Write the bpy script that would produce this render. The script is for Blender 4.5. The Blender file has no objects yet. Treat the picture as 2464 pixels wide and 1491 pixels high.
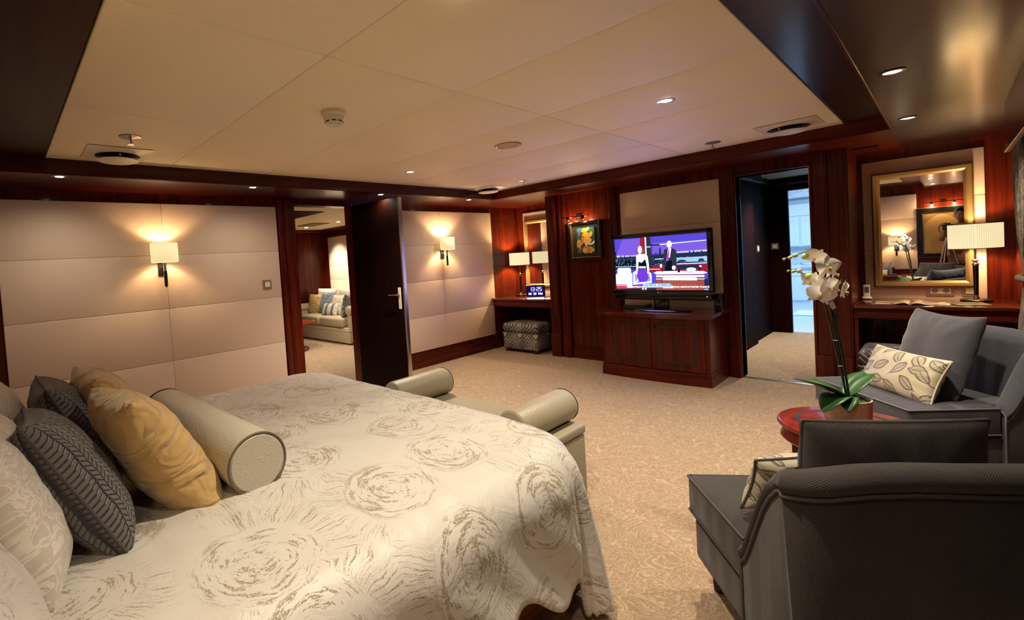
import bpy, bmesh, math, random
from mathutils import Vector, Matrix, noise as mnoise
random.seed(7)
PI = math.pi
S = bpy.context.scene
COL = S.collection

# ------------------------------------------------------------------ camera
F_PX, CX, CY = 1135.67, 981.6, 666.7
YAW, PITCH, ROLL = 0.854, -0.0329, -0.0658
cam_d = bpy.data.cameras.new('camera')
cam = bpy.data.objects.new('camera', cam_d); COL.objects.link(cam)
cp, sp = math.cos(PITCH), math.sin(PITCH)
fw = Vector((cp*math.cos(YAW), cp*math.sin(YAW), sp))
rt = Vector((math.sin(YAW), -math.cos(YAW), 0)); up = rt.cross(fw)
r2 = math.cos(ROLL)*rt + math.sin(ROLL)*up; u2 = -math.sin(ROLL)*rt + math.cos(ROLL)*up
cam.matrix_world = Matrix(((r2.x, u2.x, -fw.x, 0), (r2.y, u2.y, -fw.y, 0), (r2.z, u2.z, -fw.z, 1.4), (0, 0, 0, 1)))
cam_d.sensor_fit = 'HORIZONTAL'; cam_d.sensor_width = 36; cam_d.lens = F_PX/2464*36
cam_d.shift_x = (1232-CX)/2464; cam_d.shift_y = (CY-745.5)/2464
cam_d.clip_start = 0.02
S.camera = cam
# ------------------------------------------------------------------ world + exposure
w = bpy.data.worlds.new('night'); S.world = w; w.use_nodes = True
w.node_tree.nodes['Background'].inputs[0].default_value = (0.01, 0.012, 0.02, 1)
w.node_tree.nodes['Background'].inputs[1].default_value = 0.3
S.view_settings.view_transform = 'Standard'; S.view_settings.look = 'None'
S.view_settings.gamma = 1; S.view_settings.use_curve_mapping = False
S.view_settings.exposure = 2.72
S.cycles.max_bounces = 8; S.cycles.diffuse_bounces = 5; S.cycles.glossy_bounces = 4
S.cycles.transmission_bounces = 4; S.cycles.caustics_refractive = False; S.cycles.caustics_reflective = False
S.cycles.sample_clamp_indirect = 6; S.cycles.use_denoising = True
WARM = (1.0, 0.86, 0.66); WARM2 = (1.0, 0.70, 0.39); CREAMY = (1.0, 0.84, 0.64)
P_DOWN = 20.0        # watts of one ceiling spot
# ------------------------------------------------------------------ materials
def mat(name):
    m = bpy.data.materials.new(name); m.use_nodes = True
    nt = m.node_tree; return m, nt, nt.nodes['Principled BSDF']
def setp(b, **k):
    for a, v in k.items():
        a = {'col': 'Base Color', 'rough': 'Roughness', 'metal': 'Metallic', 'coat': 'Coat Weight', 'coatr': 'Coat Roughness', 'sheen': 'Sheen Weight',
             'emc': 'Emission Color', 'em': 'Emission Strength', 'spec': 'Specular IOR Level', 'trans': 'Transmission Weight', 'alpha': 'Alpha', 'sub': 'Subsurface Weight'}[a]
        if isinstance(v, tuple) and len(v) == 3: v = v + (1,)
        b.inputs[a].default_value = v
def N(nt, t, **k):
    n = nt.nodes.new('ShaderNode'+t)
    for a, v in k.items(): setattr(n, a, v)
    return n
def L(nt, a, b): nt.links.new(a, b)
def coords(nt, scale=(1, 1, 1), kind='Object', rot=(0, 0, 0)):
    tc = N(nt, 'TexCoord'); mp = N(nt, 'Mapping'); mp.inputs['Scale'].default_value = scale; mp.inputs['Rotation'].default_value = rot
    L(nt, tc.outputs[kind], mp.inputs[0]); return mp.outputs[0]
def noise(nt, vec, sc, det=3, rough=.5, dist=0):
    n = N(nt, 'TexNoise'); n.inputs['Scale'].default_value = sc; n.inputs['Detail'].default_value = det
    n.inputs['Roughness'].default_value = rough; n.inputs['Distortion'].default_value = dist
    if vec is not None: L(nt, vec, n.inputs['Vector'])
    return n
def ramp(nt, src, pts, interp='LINEAR'):
    r = N(nt, 'ValToRGB'); r.color_ramp.interpolation = interp
    e = r.color_ramp.elements
    while len(e) < len(pts): e.new(.5)
    for i, (p, c) in enumerate(pts):
        e[i].position = p; e[i].color = (c + (1,)) if isinstance(c, tuple) else (c, c, c, 1)
    L(nt, src, r.inputs[0]); return r.outputs[0]
def M(nt, op, a, b=None, c=None):
    n = N(nt, 'Math', operation=op)
    for i, v in enumerate((a, b, c)):
        if v is None: continue
        if isinstance(v, (int, float)): n.inputs[i].default_value = v
        else: L(nt, v, n.inputs[i])
    return n.outputs[0]
def bump(nt, b, h, strength=.3, dist=.01):
    n = N(nt, 'Bump'); n.inputs['Strength'].default_value = strength; n.inputs['Distance'].default_value = dist
    L(nt, h, n.inputs['Height']); L(nt, n.outputs[0], b.inputs['Normal'])
def plain(name, col, rough=.5, metal=0, **k):
    m, nt, b = mat(name); setp(b, col=col, rough=rough, metal=metal, **k); return m
def emis(name, col, s=1.0):
    m, nt, b = mat(name); setp(b, col=(0, 0, 0), rough=1.0, spec=0.0, emc=col, em=s); return m
def wood(name, dark, light, axis='z', gloss=.12, coat=.16, sc=1.0, spec=.14):
    m, nt, b = mat(name)
    s = {'z': (14, 14, .55), 'x': (.55, 14, 14), 'y': (14, .55, 14)}[axis]
    v = coords(nt, tuple(a*sc for a in s))
    n1 = noise(nt, v, 1.6, 6, .62, .5); n2 = noise(nt, v, 7, 3, .6)
    f = M(nt, 'ADD', M(nt, 'MULTIPLY', n1.outputs[0], .7), M(nt, 'MULTIPLY', n2.outputs[0], .3))
    L(nt, ramp(nt, f, [(.36, dark), (.5, tuple(.5*(a+c) for a, c in zip(dark, light))), (.64, light)]), b.inputs['Base Color'])
    setp(b, rough=gloss+.22, coat=coat, coatr=gloss, spec=spec)
    bump(nt, b, f, .04, .002)
    return m
D1, D2 = (.030, .0028, .0010), (.135, .0140, .0032)
W_V = wood('mahogany upright grain', D1, D2, 'z', .10)
W_X = wood('mahogany long grain', D1, D2, 'x', .10)
W_Y = wood('mahogany cross grain', D1, D2, 'y', .10)
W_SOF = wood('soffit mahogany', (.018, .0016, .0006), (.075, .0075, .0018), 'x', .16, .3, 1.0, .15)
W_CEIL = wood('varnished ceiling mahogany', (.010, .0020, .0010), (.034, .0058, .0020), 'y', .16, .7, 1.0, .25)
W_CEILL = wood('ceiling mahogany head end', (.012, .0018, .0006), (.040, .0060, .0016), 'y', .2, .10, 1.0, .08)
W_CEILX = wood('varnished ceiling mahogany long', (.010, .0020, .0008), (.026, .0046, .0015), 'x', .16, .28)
W_DARK = wood('dark stained mahogany', (.0045, .0012, .0008), (.010, .0022, .0011), 'z', .22, .02, 1.0, .06)
W_TOP = wood('polished table mahogany', (.10, .010, .003), (.24, .025, .008), 'x', .12, .4)
W_BLACK = plain('black stained wood', (.008, .005, .004), .25)
def leather(name, col, sc=260, st=.25, rough=.5, **k):
    m, nt, b = mat(name); v = coords(nt)
    vo = N(nt, 'TexVoronoi'); vo.inputs['Scale'].default_value = sc; L(nt, v, vo.inputs['Vector'])
    n = noise(nt, v, 3, 3)
    c = N(nt, 'MixRGB'); c.inputs[1].default_value = tuple(a*.93 for a in col)+(1,); c.inputs[2].default_value = col+(1,)
    L(nt, n.outputs[0], c.inputs[0]); L(nt, c.outputs[0], b.inputs['Base Color'])
    setp(b, rough=rough, **k); bump(nt, b, vo.outputs['Distance'], st, .002); return m
PANEL = leather('cream padded wall leather', (.71, .55, .43), 500, .12, .55)
CEILP = leather('ivory ceiling leather', (.90, .78, .545), 420, .10, .6)
BOLST = leather('putty grained leather', (.50, .46, .37), 150, .55, .42)
BENCHB = leather('sand grained leather roll', (.33, .295, .205), 150, .5, .42)
BENCH = leather('sand grained leather', (.30, .265, .18), 190, .4, .45)
def fabric(name, col, sc=600, st=.35, rough=.85, sheen=.2, c2=None, stripe=None):
    m, nt, b = mat(name); v = coords(nt)
    wv = N(nt, 'TexWave'); wv.wave_type = 'BANDS'; wv.bands_direction = 'DIAGONAL'; wv.inputs['Scale'].default_value = sc/6.3; L(nt, v, wv.inputs['Vector'])
    wv.inputs['Distortion'].default_value = .5
    n = noise(nt, v, 30, 5, .7)
    c2 = c2 or tuple(a*.6 for a in col)
    mx = N(nt, 'MixRGB'); mx.inputs[1].default_value = c2+(1,); mx.inputs[2].default_value = col+(1,)
    L(nt, M(nt, 'ADD', M(nt, 'MULTIPLY', wv.outputs[1], .6), M(nt, 'MULTIPLY', n.outputs[0], .5)), mx.inputs[0])
    L(nt, mx.outputs[0], b.inputs['Base Color'])
    setp(b, rough=rough, sheen=sheen, spec=.2); bump(nt, b, wv.outputs[1], st, .002); return m
def herringbone(name, c1, c2, band=.055, pitch=.006):
    m, nt, b = mat(name); tc = N(nt, 'TexCoord'); sx = N(nt, 'SeparateXYZ'); L(nt, tc.outputs['UV'], sx.inputs[0])
    tri = M(nt, 'PINGPONG', sx.outputs[0], band)
    f = M(nt, 'FRACT', M(nt, 'MULTIPLY', M(nt, 'ADD', tri, sx.outputs[1]), 1/pitch))
    h = M(nt, 'PINGPONG', f, .5)
    n = noise(nt, tc.outputs['UV'], 140, 3, .7); n2 = noise(nt, tc.outputs['UV'], 6, 3)
    k = M(nt, 'MULTIPLY', M(nt, 'MULTIPLY', h, 1.6), M(nt, 'ADD', n.outputs[0], n2.outputs[0]))
    L(nt, ramp(nt, k, [(.15, c1), (.9, c2)]), b.inputs['Base Color'])
    setp(b, rough=.85, sheen=.15, spec=.2); bump(nt, b, h, .5, .002); return m
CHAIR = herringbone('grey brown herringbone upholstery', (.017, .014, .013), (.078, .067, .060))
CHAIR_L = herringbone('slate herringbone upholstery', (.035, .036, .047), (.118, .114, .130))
PIPE_D = plain('dark piping', (.06, .05, .05), .7)
PIPE_L = plain('slate piping', (.16, .15, .17), .7)
GREYLIN = fabric('slate grey slub linen', (.085, .086, .104), 500, .3, .85, .3, (.050, .050, .060))
GOLD0 = fabric('gold cotton sateen', (.52, .345, .135), 900, .08, .62, .3, (.42, .27, .095))
def crumple(name, col, c2):
    m, nt, b = mat(name); v = coords(nt, (1, 1, 2.4), rot=(0, .9, 0)); v2 = coords(nt)
    n = noise(nt, v, 3.6, 2.5, .5, .9); f = noise(nt, v2, 300, 2, .7)
    mx = N(nt, 'MixRGB'); mx.inputs[1].default_value = c2+(1,); mx.inputs[2].default_value = col+(1,); L(nt, f.outputs[0], mx.inputs[0]); L(nt, mx.outputs[0], b.inputs['Base Color'])
    rd = M(nt, 'ABSOLUTE', M(nt, 'SUBTRACT', n.outputs[0], .5))
    setp(b, rough=.58, sheen=.35, spec=.3); bump(nt, b, M(nt, 'ADD', M(nt, 'MULTIPLY', M(nt, 'MINIMUM', rd, .08), 5), M(nt, 'MULTIPLY', n.outputs[0], 1.5)), .6, .035); return m
GOLD = crumple('gold cotton sateen', (.58, .38, .145), (.48, .305, .11))
SOFAF = fabric('cream sofa linen', (.56, .48, .33), 700, .2, .85, .2, (.44, .37, .25))
CREAMC = fabric('ivory cushion linen', (.68, .62, .48), 700, .2, .8, .2, (.55, .5, .37))
METAL = plain('brushed nickel', (.62, .58, .52), .22, 1)
CHROME = plain('polished chrome', (.85, .82, .78), .08, 1)
BRONZE = plain('dark bronze', (.035, .028, .025), .28, .6)
WHITEP = plain('white plastic', (.78, .74, .66), .35)
VENTW = plain('white enamel vent', (.70, .62, .50), .4)
BLACK = plain('black plastic', (.006, .006, .007), .18, coat=.4)
MATTE = plain('matt black', (.004, .004, .004), .7)
GOLDF = plain('antique gold leaf frame', (.30, .185, .075), .36, .5)
MIRR = plain('silvered mirror glass', (.90, .89, .87), .0, 1)
PLATE = plain('bronze switch plate', (.36, .28, .18), .35, .5)
GLASS = plain('clear glass', (.9, .95, 1), .03, trans=1.0)
BULB = emis('halogen bulb glow', (1, .90, .72), 6)
# duvet satin with brushed rose medallions
def satin(name, base, stroke, sc=2.5, strokes=1.0, rough=.42, bumpy=.25):
    m, nt, b = mat(name); tc = N(nt, 'TexCoord'); uv = tc.outputs['UV']
    wob = noise(nt, uv, 5, 3, .6)
    ad = N(nt, 'VectorMath', operation='MULTIPLY_ADD'); L(nt, wob.outputs['Color'], ad.inputs[0]); ad.inputs[1].default_value = (.07, .07, 0); L(nt, uv, ad.inputs[2])
    vo = N(nt, 'TexVoronoi'); vo.voronoi_dimensions = '2D'; vo.inputs['Scale'].default_value = sc; vo.inputs['Randomness'].default_value = .55
    L(nt, ad.outputs[0], vo.inputs['Vector'])
    sub = N(nt, 'VectorMath', operation='SUBTRACT'); L(nt, ad.outputs[0], sub.inputs[0]); L(nt, vo.outputs['Position'], sub.inputs[1])
    sx = N(nt, 'SeparateXYZ'); L(nt, sub.outputs[0], sx.inputs[0])
    ang = M(nt, 'ARCTAN2', sx.outputs[1], sx.outputs[0]); d = vo.outputs['Distance']
    r = M(nt, 'DIVIDE', d, 1.0)
    spiral = M(nt, 'ADD', r, M(nt, 'MULTIPLY', ang, .012))
    cidx = N(nt, 'SeparateXYZ'); L(nt, vo.outputs['Color'], cidx.inputs[0])
    def polar(a, rr, off=0):
        c = N(nt, 'CombineXYZ'); L(nt, M(nt, 'MULTIPLY', M(nt, 'COSINE', ang), a), c.inputs[0]); L(nt, M(nt, 'MULTIPLY', M(nt, 'SINE', ang), a), c.inputs[1])
        L(nt, M(nt, 'ADD', M(nt, 'MULTIPLY', spiral, rr), M(nt, 'MULTIPLY', cidx.outputs[0], 9)), c.inputs[2]); return c.outputs[0]
    arcs = noise(nt, polar(1.6, 34), 1.0, 3, .6).outputs[0]          # long strokes round the rose
    fine = noise(nt, polar(5, 120), 1.0, 2, .6).outputs[0]
    lines = M(nt, 'ADD', M(nt, 'MULTIPLY', arcs, .72), M(nt, 'MULTIPLY', fine, .32))
    ringmask = ramp(nt, d, [(.02, 0.0), (.06, 1.0), (.36, .95), (.44, 0.0)])
    side = noise(nt, polar(.55, 2.0, 3), 1.0, 1, .5).outputs[0]
    thr = M(nt, 'SUBTRACT', .690, M(nt, 'MULTIPLY', side, .275))
    rose = M(nt, 'MULTIPLY', M(nt, 'GREATER_THAN', lines, thr), ringmask)
    fth = noise(nt, polar(44, 3.2), 1.0, 3, .7).outputs[0]            # feathery rays between roses
    ray = M(nt, 'MULTIPLY', M(nt, 'GREATER_THAN', fth, .565), ramp(nt, d, [(.40, 0.0), (.44, 1.0), (.60, 1.0), (.72, .3)]))
    big = noise(nt, uv, 2.2, 2).outputs[0]
    ray = M(nt, 'MULTIPLY', ray, ramp(nt, big, [(.46, 0.0), (.53, 1.0)]))
    grit = noise(nt, uv, 190, 2, .8).outputs[0]
    pat = M(nt, 'MULTIPLY', M(nt, 'MAXIMUM', rose, ray), ramp(nt, grit, [(.42, .1), (.50, 1.0)]))
    pat = M(nt, 'MULTIPLY', pat, strokes)
    mx = N(nt, 'MixRGB'); mx.inputs[1].default_value = base+(1,); mx.inputs[2].default_value = stroke+(1,); L(nt, pat, mx.inputs[0])
    L(nt, mx.outputs[0], b.inputs['Base Color'])
    L(nt, M(nt, 'ADD', M(nt, 'MULTIPLY', pat, .14), rough), b.inputs['Roughness'])
    setp(b, sheen=.25, spec=.55)
    wr = noise(nt, uv, 9, 4, .6, .8); wr2 = noise(nt, uv, 60, 2)
    hh = M(nt, 'ADD', M(nt, 'MULTIPLY', wr.outputs[0], .9), M(nt, 'MULTIPLY', wr2.outputs[0], .06))
    bump(nt, b, hh, bumpy, .03); return m
DUVET = satin('champagne satin with brushed roses', (.60, .57, .515), (.255, .20, .115), rough=.5)
LINING = plain('gold duvet lining', (.50, .42, .24), .38, sheen=.3)
def damask(name, base, fig, sc=7, rough=.5):
    m, nt, b = mat(name); v = coords(nt, kind='UV')
    n = noise(nt, v, sc, 2, .5, 3.2); n3 = noise(nt, v, sc*5, 2, .5, 1)
    k = M(nt, 'ADD', n.outputs[0], M(nt, 'MULTIPLY', n3.outputs[0], .12))
    e = ramp(nt, k, [(.54, 0.0), (.57, 1.0), (.66, 1.0), (.69, .15)])
    mx = N(nt, 'MixRGB'); mx.inputs[1].default_value = base+(1,); mx.inputs[2].default_value = fig+(1,); L(nt, e, mx.inputs[0])
    L(nt, mx.outputs[0], b.inputs['Base Color']); setp(b, rough=rough, sheen=.2)
    bump(nt, b, e, .35, .004); return m
DAMASK = damask('ivory damask', (.56, .51, .43), (.70, .66, .58), 15)
BLUED = damask('blue grey silk damask', (.10, .125, .165), (.30, .34, .40), 12, .4)
def knit(name):
    m, nt, b = mat(name); tc = N(nt, 'TexCoord'); sx = N(nt, 'SeparateXYZ'); L(nt, tc.outputs['UV'], sx.inputs[0])
    band = .021
    tri = M(nt, 'PINGPONG', sx.outputs[0], band)
    sh = M(nt, 'ADD', sx.outputs[1], M(nt, 'MULTIPLY', tri, .9))
    nn = noise(nt, tc.outputs['UV'], 30, 2)
    f = M(nt, 'PINGPONG', M(nt, 'FRACT', M(nt, 'MULTIPLY', M(nt, 'ADD', sh, M(nt, 'MULTIPLY', nn.outputs[0], .008)), 1/.0175)), .5)
    e = M(nt, 'MULTIPLY', ramp(nt, f, [(.04, 0.0), (.2, 1.0)]), ramp(nt, M(nt, 'MULTIPLY', M(nt, 'PINGPONG', tri, band/2), 2/band), [(.03, 0.0), (.3, 1.0)]))
    L(nt, ramp(nt, e, [(0, (.012, .014, .028)), (.7, (.095, .083, .078)), (1, (.13, .114, .106))]), b.inputs['Base Color'])
    setp(b, rough=.85, sheen=.3); bump(nt, b, e, 1.0, .012); return m
KNIT = knit('grey quilted herringbone knit')
def leafprint(name):
    m, nt, b = mat(name); tc = N(nt, 'TexCoord'); uv = tc.outputs['UV']
    wob = noise(nt, uv, 9, 2)
    ad = N(nt, 'VectorMath', operation='MULTIPLY_ADD'); L(nt, wob.outputs['Color'], ad.inputs[0]); ad.inputs[1].default_value = (.03, .03, 0); L(nt, uv, ad.inputs[2])
    vo = N(nt, 'TexVoronoi'); vo.voronoi_dimensions = '2D'; vo.inputs['Scale'].default_value = 10; vo.inputs['Randomness'].default_value = .7
    L(nt, ad.outputs[0], vo.inputs['Vector'])
    sub = N(nt, 'VectorMath', operation='SUBTRACT'); L(nt, ad.outputs[0], sub.inputs[0]); L(nt, vo.outputs['Position'], sub.inputs[1])
    cs = N(nt, 'SeparateXYZ'); L(nt, vo.outputs['Color'], cs.inputs[0])
    rot = N(nt, 'VectorRotate', rotation_type='Z_AXIS'); L(nt, sub.outputs[0], rot.inputs['Vector']); L(nt, M(nt, 'MULTIPLY', cs.outputs[0], 6.28), rot.inputs['Angle'])
    p = N(nt, 'SeparateXYZ'); L(nt, rot.outputs[0], p.inputs[0])
    ax = M(nt, 'ABSOLUTE', p.outputs[0]); ay = M(nt, 'ABSOLUTE', p.outputs[1])
    edge = M(nt, 'ADD', M(nt, 'MULTIPLY', M(nt, 'MULTIPLY', ax, ax), 8.6), ay)      # leaf outline: |y| + k x^2
    out = ramp(nt, edge, [(.0195, 0.0), (.0215, 1.0), (.027, 1.0), (.029, 0.0)])
    mid = M(nt, 'MULTIPLY', M(nt, 'LESS_THAN', ay, .0018), M(nt, 'LESS_THAN', ax, .075))
    vein = M(nt, 'MULTIPLY', M(nt, 'GREATER_THAN', M(nt, 'PINGPONG', M(nt, 'MULTIPLY', M(nt, 'SUBTRACT', p.outputs[0], ay), 90), .5), .36), M(nt, 'LESS_THAN', edge, .021))
    pat = M(nt, 'MAXIMUM', M(nt, 'MAXIMUM', out, mid), vein)
    mx = N(nt, 'MixRGB'); mx.inputs[1].default_value = (.52, .46, .33, 1); mx.inputs[2].default_value = (.095, .07, .05, 1); L(nt, pat, mx.inputs[0])
    L(nt, mx.outputs[0], b.inputs['Base Color']); setp(b, rough=.42, sheen=.2); return m
LEAFP = leafprint('cream satin with leaf print')
def carpet():
    m, nt, b = mat('beige scroll carpet'); v = coords(nt)
    n0 = noise(nt, v, 5.5, 2, .45, 1.8)
    ring = M(nt, 'PINGPONG', M(nt, 'FRACT', M(nt, 'MULTIPLY', n0.outputs[0], 9)), .5)
    ln = ramp(nt, ring, [(.06, 1.0), (.16, 0.0)])
    n1 = noise(nt, v, 16, 2, .5, 2.5)
    ln2 = ramp(nt, M(nt, 'PINGPONG', M(nt, 'FRACT', M(nt, 'MULTIPLY', n1.outputs[0], 5)), .5), [(.08, .8), (.18, 0.0)])
    tuft = noise(nt, v, 420, 2, .6)
    k = M(nt, 'MAXIMUM', ln, ln2)
    mx = N(nt, 'MixRGB'); mx.inputs[1].default_value = (.36, .25, .158, 1); mx.inputs[2].default_value = (.54, .395, .265, 1); L(nt, k, mx.inputs[0])
    m2 = N(nt, 'MixRGB', blend_type='MULTIPLY'); m2.inputs[0].default_value = 1; L(nt, mx.outputs[0], m2.inputs[1]); L(nt, ramp(nt, tuft.outputs[0], [(.3, .72), (.7, 1.1)]), m2.inputs[2])
    L(nt, m2.outputs[0], b.inputs['Base Color']); setp(b, rough=.95, sheen=.2, spec=.1)
    bump(nt, b, M(nt, 'ADD', tuft.outputs[0], M(nt, 'MULTIPLY', k, .5)), .5, .006); return m
CARPET = carpet()
def ottoman_mat():
    m, nt, b = mat('charcoal and silver kilim weave'); tc = N(nt, 'TexCoord'); sx = N(nt, 'SeparateXYZ'); L(nt, tc.outputs['UV'], sx.inputs[0])
    u, v = sx.outputs[0], sx.outputs[1]
    du = M(nt, 'PINGPONG', u, .13); dv = M(nt, 'PINGPONG', v, .13)
    dia = M(nt, 'ADD', du, dv)
    rg = M(nt, 'GREATER_THAN', M(nt, 'FRACT', M(nt, 'MULTIPLY', dia, 1/.052)), .60)
    dots = M(nt, 'GREATER_THAN', M(nt, 'FRACT', M(nt, 'MULTIPLY', M(nt, 'SUBTRACT', u, v), 1/.026)), .42)
    core = M(nt, 'LESS_THAN', dia, .03)
    k = M(nt, 'MAXIMUM', M(nt, 'MULTIPLY', rg, dots), core)
    n = noise(nt, tc.outputs['UV'], 5, 3)
    mx = N(nt, 'MixRGB'); mx.inputs[2].default_value = (.50, .45, .40, 1); L(nt, k, mx.inputs[0])
    L(nt, ramp(nt, n.outputs[0], [(.4, (.035, .033, .04)), (.6, (.17, .16, .17))]), mx.inputs[1])
    L(nt, mx.outputs[0], b.inputs['Base Color']); setp(b, rough=.8); return m
KILIM = ottoman_mat()
def shade_mat(name, col, s):
    m, nt, b = mat(name); tc = N(nt, 'TexCoord'); sx = N(nt, 'SeparateXYZ'); L(nt, tc.outputs['Object'], sx.inputs[0])
    ang = M(nt, 'ARCTAN2', sx.outputs[1], sx.outputs[0])
    pl = M(nt, 'PINGPONG', M(nt, 'FRACT', M(nt, 'MULTIPLY', ang, 13)), .5)
    mx = N(nt, 'MixRGB'); mx.inputs[1].default_value = tuple(a*.62 for a in col)+(1,); mx.inputs[2].default_value = col+(1,)
    L(nt, M(nt, 'MULTIPLY', pl, 2), mx.inputs[0])
    setp(b, col=(.75, .66, .45), rough=.8, em=s); L(nt, mx.outputs[0], b.inputs['Emission Color']); bump(nt, b, pl, .4, .003); return m
SHADE = shade_mat('pleated ivory lampshade', (1.0, .84, .50), .165)
SHADE2 = shade_mat('pleated ivory sconce shade', (1.0, .79, .42), .145)
# ------------------------------------------------------------------ mesh helpers
def newbm(): return bmesh.new()
def add_box(bm, a, b, bev=0, seg=2, mtx=None, mi=0):
    r = bmesh.ops.create_cube(bm, size=1)
    vs = r['verts']
    c = [(x+y)/2 for x, y in zip(a, b)]; d = [abs(y-x) for x, y in zip(a, b)]
    for v in vs: v.co = Vector((v.co.x*d[0]+c[0], v.co.y*d[1]+c[1], v.co.z*d[2]+c[2]))
    fs = {f for v in vs for f in v.link_faces}
    if bev > 0:
        es = list({e for v in vs for e in v.link_edges})
        rr = bmesh.ops.bevel(bm, geom=es, offset=min(bev, min(d)*.49), segments=seg, affect='EDGES', profile=.5)
        vs = list({v for f in rr['faces'] for v in f.verts} | {v for v in vs if v.is_valid})
        fs = {f for v in vs for f in v.link_faces}
    for f in fs: f.material_index = mi
    if mtx is not None:
        for v in vs: v.co = mtx @ v.co
    return vs
def add_tube(bm, pts, rad, seg=8, cap=True, closed=False, mi=0):
    pts = [Vector(p) for p in pts]; n = len(pts)
    rads = rad if isinstance(rad, (list, tuple)) else [rad]*n
    rings = []; prev = None
    for i, p in enumerate(pts):
        if closed: t = (pts[(i+1) % n]-pts[i-1])
        else: t = pts[min(i+1, n-1)]-pts[max(i-1, 0)]
        t.normalize()
        if prev is None:
            a = Vector((0, 0, 1)) if abs(t.z) < .9 else Vector((1, 0, 0)); nn = t.cross(a).normalized()
        else:
            nn = (prev - t*prev.dot(t))
            nn = nn.normalized() if nn.length > 1e-6 else t.orthogonal().normalized()
        prev = nn; bb = t.cross(nn)
        rings.append([bm.verts.new(p+rads[i]*(math.cos(2*PI*k/seg)*nn+math.sin(2*PI*k/seg)*bb)) for k in range(seg)])
    m = n if closed else n-1
    for i in range(m):
        A, B = rings[i], rings[(i+1) % n]
        for k in range(seg):
            f = bm.faces.new((A[k], A[(k+1) % seg], B[(k+1) % seg], B[k])); f.material_index = mi
    if cap and not closed:
        bm.faces.new(rings[0][::-1]).material_index = mi; bm.faces.new(rings[-1]).material_index = mi
def add_lathe(bm, prof, seg=32, c=(0, 0, 0), mtx=None, mi=0, cap=True):
    rings = []
    for r, z in prof:
        ring = []
        for k in range(seg):
            p = Vector((c[0]+r*math.cos(2*PI*k/seg), c[1]+r*math.sin(2*PI*k/seg), c[2]+z))
            if mtx is not None: p = mtx @ p
            ring.append(bm.verts.new(p))
        rings.append(ring)
    for A, B in zip(rings, rings[1:]):
        for k in range(seg):
            bm.faces.new((A[k], A[(k+1) % seg], B[(k+1) % seg], B[k])).material_index = mi
    if cap:
        bm.faces.new(rings[0][::-1]).material_index = mi; bm.faces.new(rings[-1]).material_index = mi
def add_prism(bm, poly, a, b, axis='x', mi=0):
    """extrude a 2-D outline along an axis"""
    def P(u, v, t): return {'x': (t, u, v), 'y': (u, t, v), 'z': (u, v, t)}[axis]
    A = [bm.verts.new(P(u, v, a)) for u, v in poly]; B = [bm.verts.new(P(u, v, b)) for u, v in poly]
    n = len(poly)
    for i in range(n): bm.faces.new((A[i], A[(i+1) % n], B[(i+1) % n], B[i])).material_index = mi
    bm.faces.new(A[::-1]).material_index = mi; bm.faces.new(B).material_index = mi
def obj(name, bm, m, parent=None, smooth=None, loc=None, uv=None):
    me = bpy.data.meshes.new(name)
    bmesh.ops.recalc_face_normals(bm, faces=bm.faces[:])
    bm.to_mesh(me); bm.free()
    for mm in (m if isinstance(m, (list, tuple)) else [m]): me.materials.append(mm)
    if smooth is not None:
        me.polygons.foreach_set('use_smooth', [True]*len(me.polygons))
        me.set_sharp_from_angle(angle=math.radians(smooth))
    o = bpy.data.objects.new(name, me); COL.objects.link(o)
    if parent is not None: o.parent = parent
    if loc is not None: o.location = loc
    if uv == 'box': box_uv(me)
    return o
def box_uv(me):
    u = me.uv_layers.new(name='uv')
    for p in me.polygons:
        n = p.normal; a = max(range(3), key=lambda i: abs(n[i]))
        for li in p.loop_indices:
            c = me.vertices[me.loops[li].vertex_index].co
            u.data[li].uv = {0: (c.y, c.z), 1: (c.x, c.z), 2: (c.x, c.y)}[a]
def tag(o, label, cat, group=None):
    o['label'] = label; o['category'] = cat
    if group: o['group'] = group
    return o
def thing(name, label, cat, loc=(0, 0, 0), rz=0, group=None):
    o = bpy.data.objects.new(name, None); COL.objects.link(o); o.empty_display_size = .05
    o.location = loc; o.rotation_euler = (0, 0, rz)
    return tag(o, label, cat, group)
def struct(name, bm, m, smooth=None, parent=None, uv=None):
    o = obj(name, bm, m, parent, smooth, uv=uv)
    if parent is None: o['kind'] = 'structure'
    return o
def sbox(name, a, b, m, bev=0, parent=None):
    bm = newbm(); add_box(bm, a, b, bev); return struct(name, bm, m, parent=parent)
def dup(root, loc, rz=None, label=None, group=None):
    r = root.copy(); COL.objects.link(r); r.location = loc
    if rz is not None: r.rotation_euler = (0, 0, rz)
    if label: r['label'] = label
    if group: r['group'] = group
    for ch in list(root.children):
        c = ch.copy(); COL.objects.link(c); c.parent = r
        for g in ch.children:
            d = g.copy(); COL.objects.link(d); d.parent = c
    return r
def light(kind, loc, energy, col=WARM, parent=None, **k):
    d = bpy.data.lights.new('light', kind); d.energy = energy; d.color = col
    for a, v in k.items(): setattr(d, a, v)
    o = bpy.data.objects.new('light_source', d); COL.objects.link(o); o.location = loc
    return o
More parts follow.
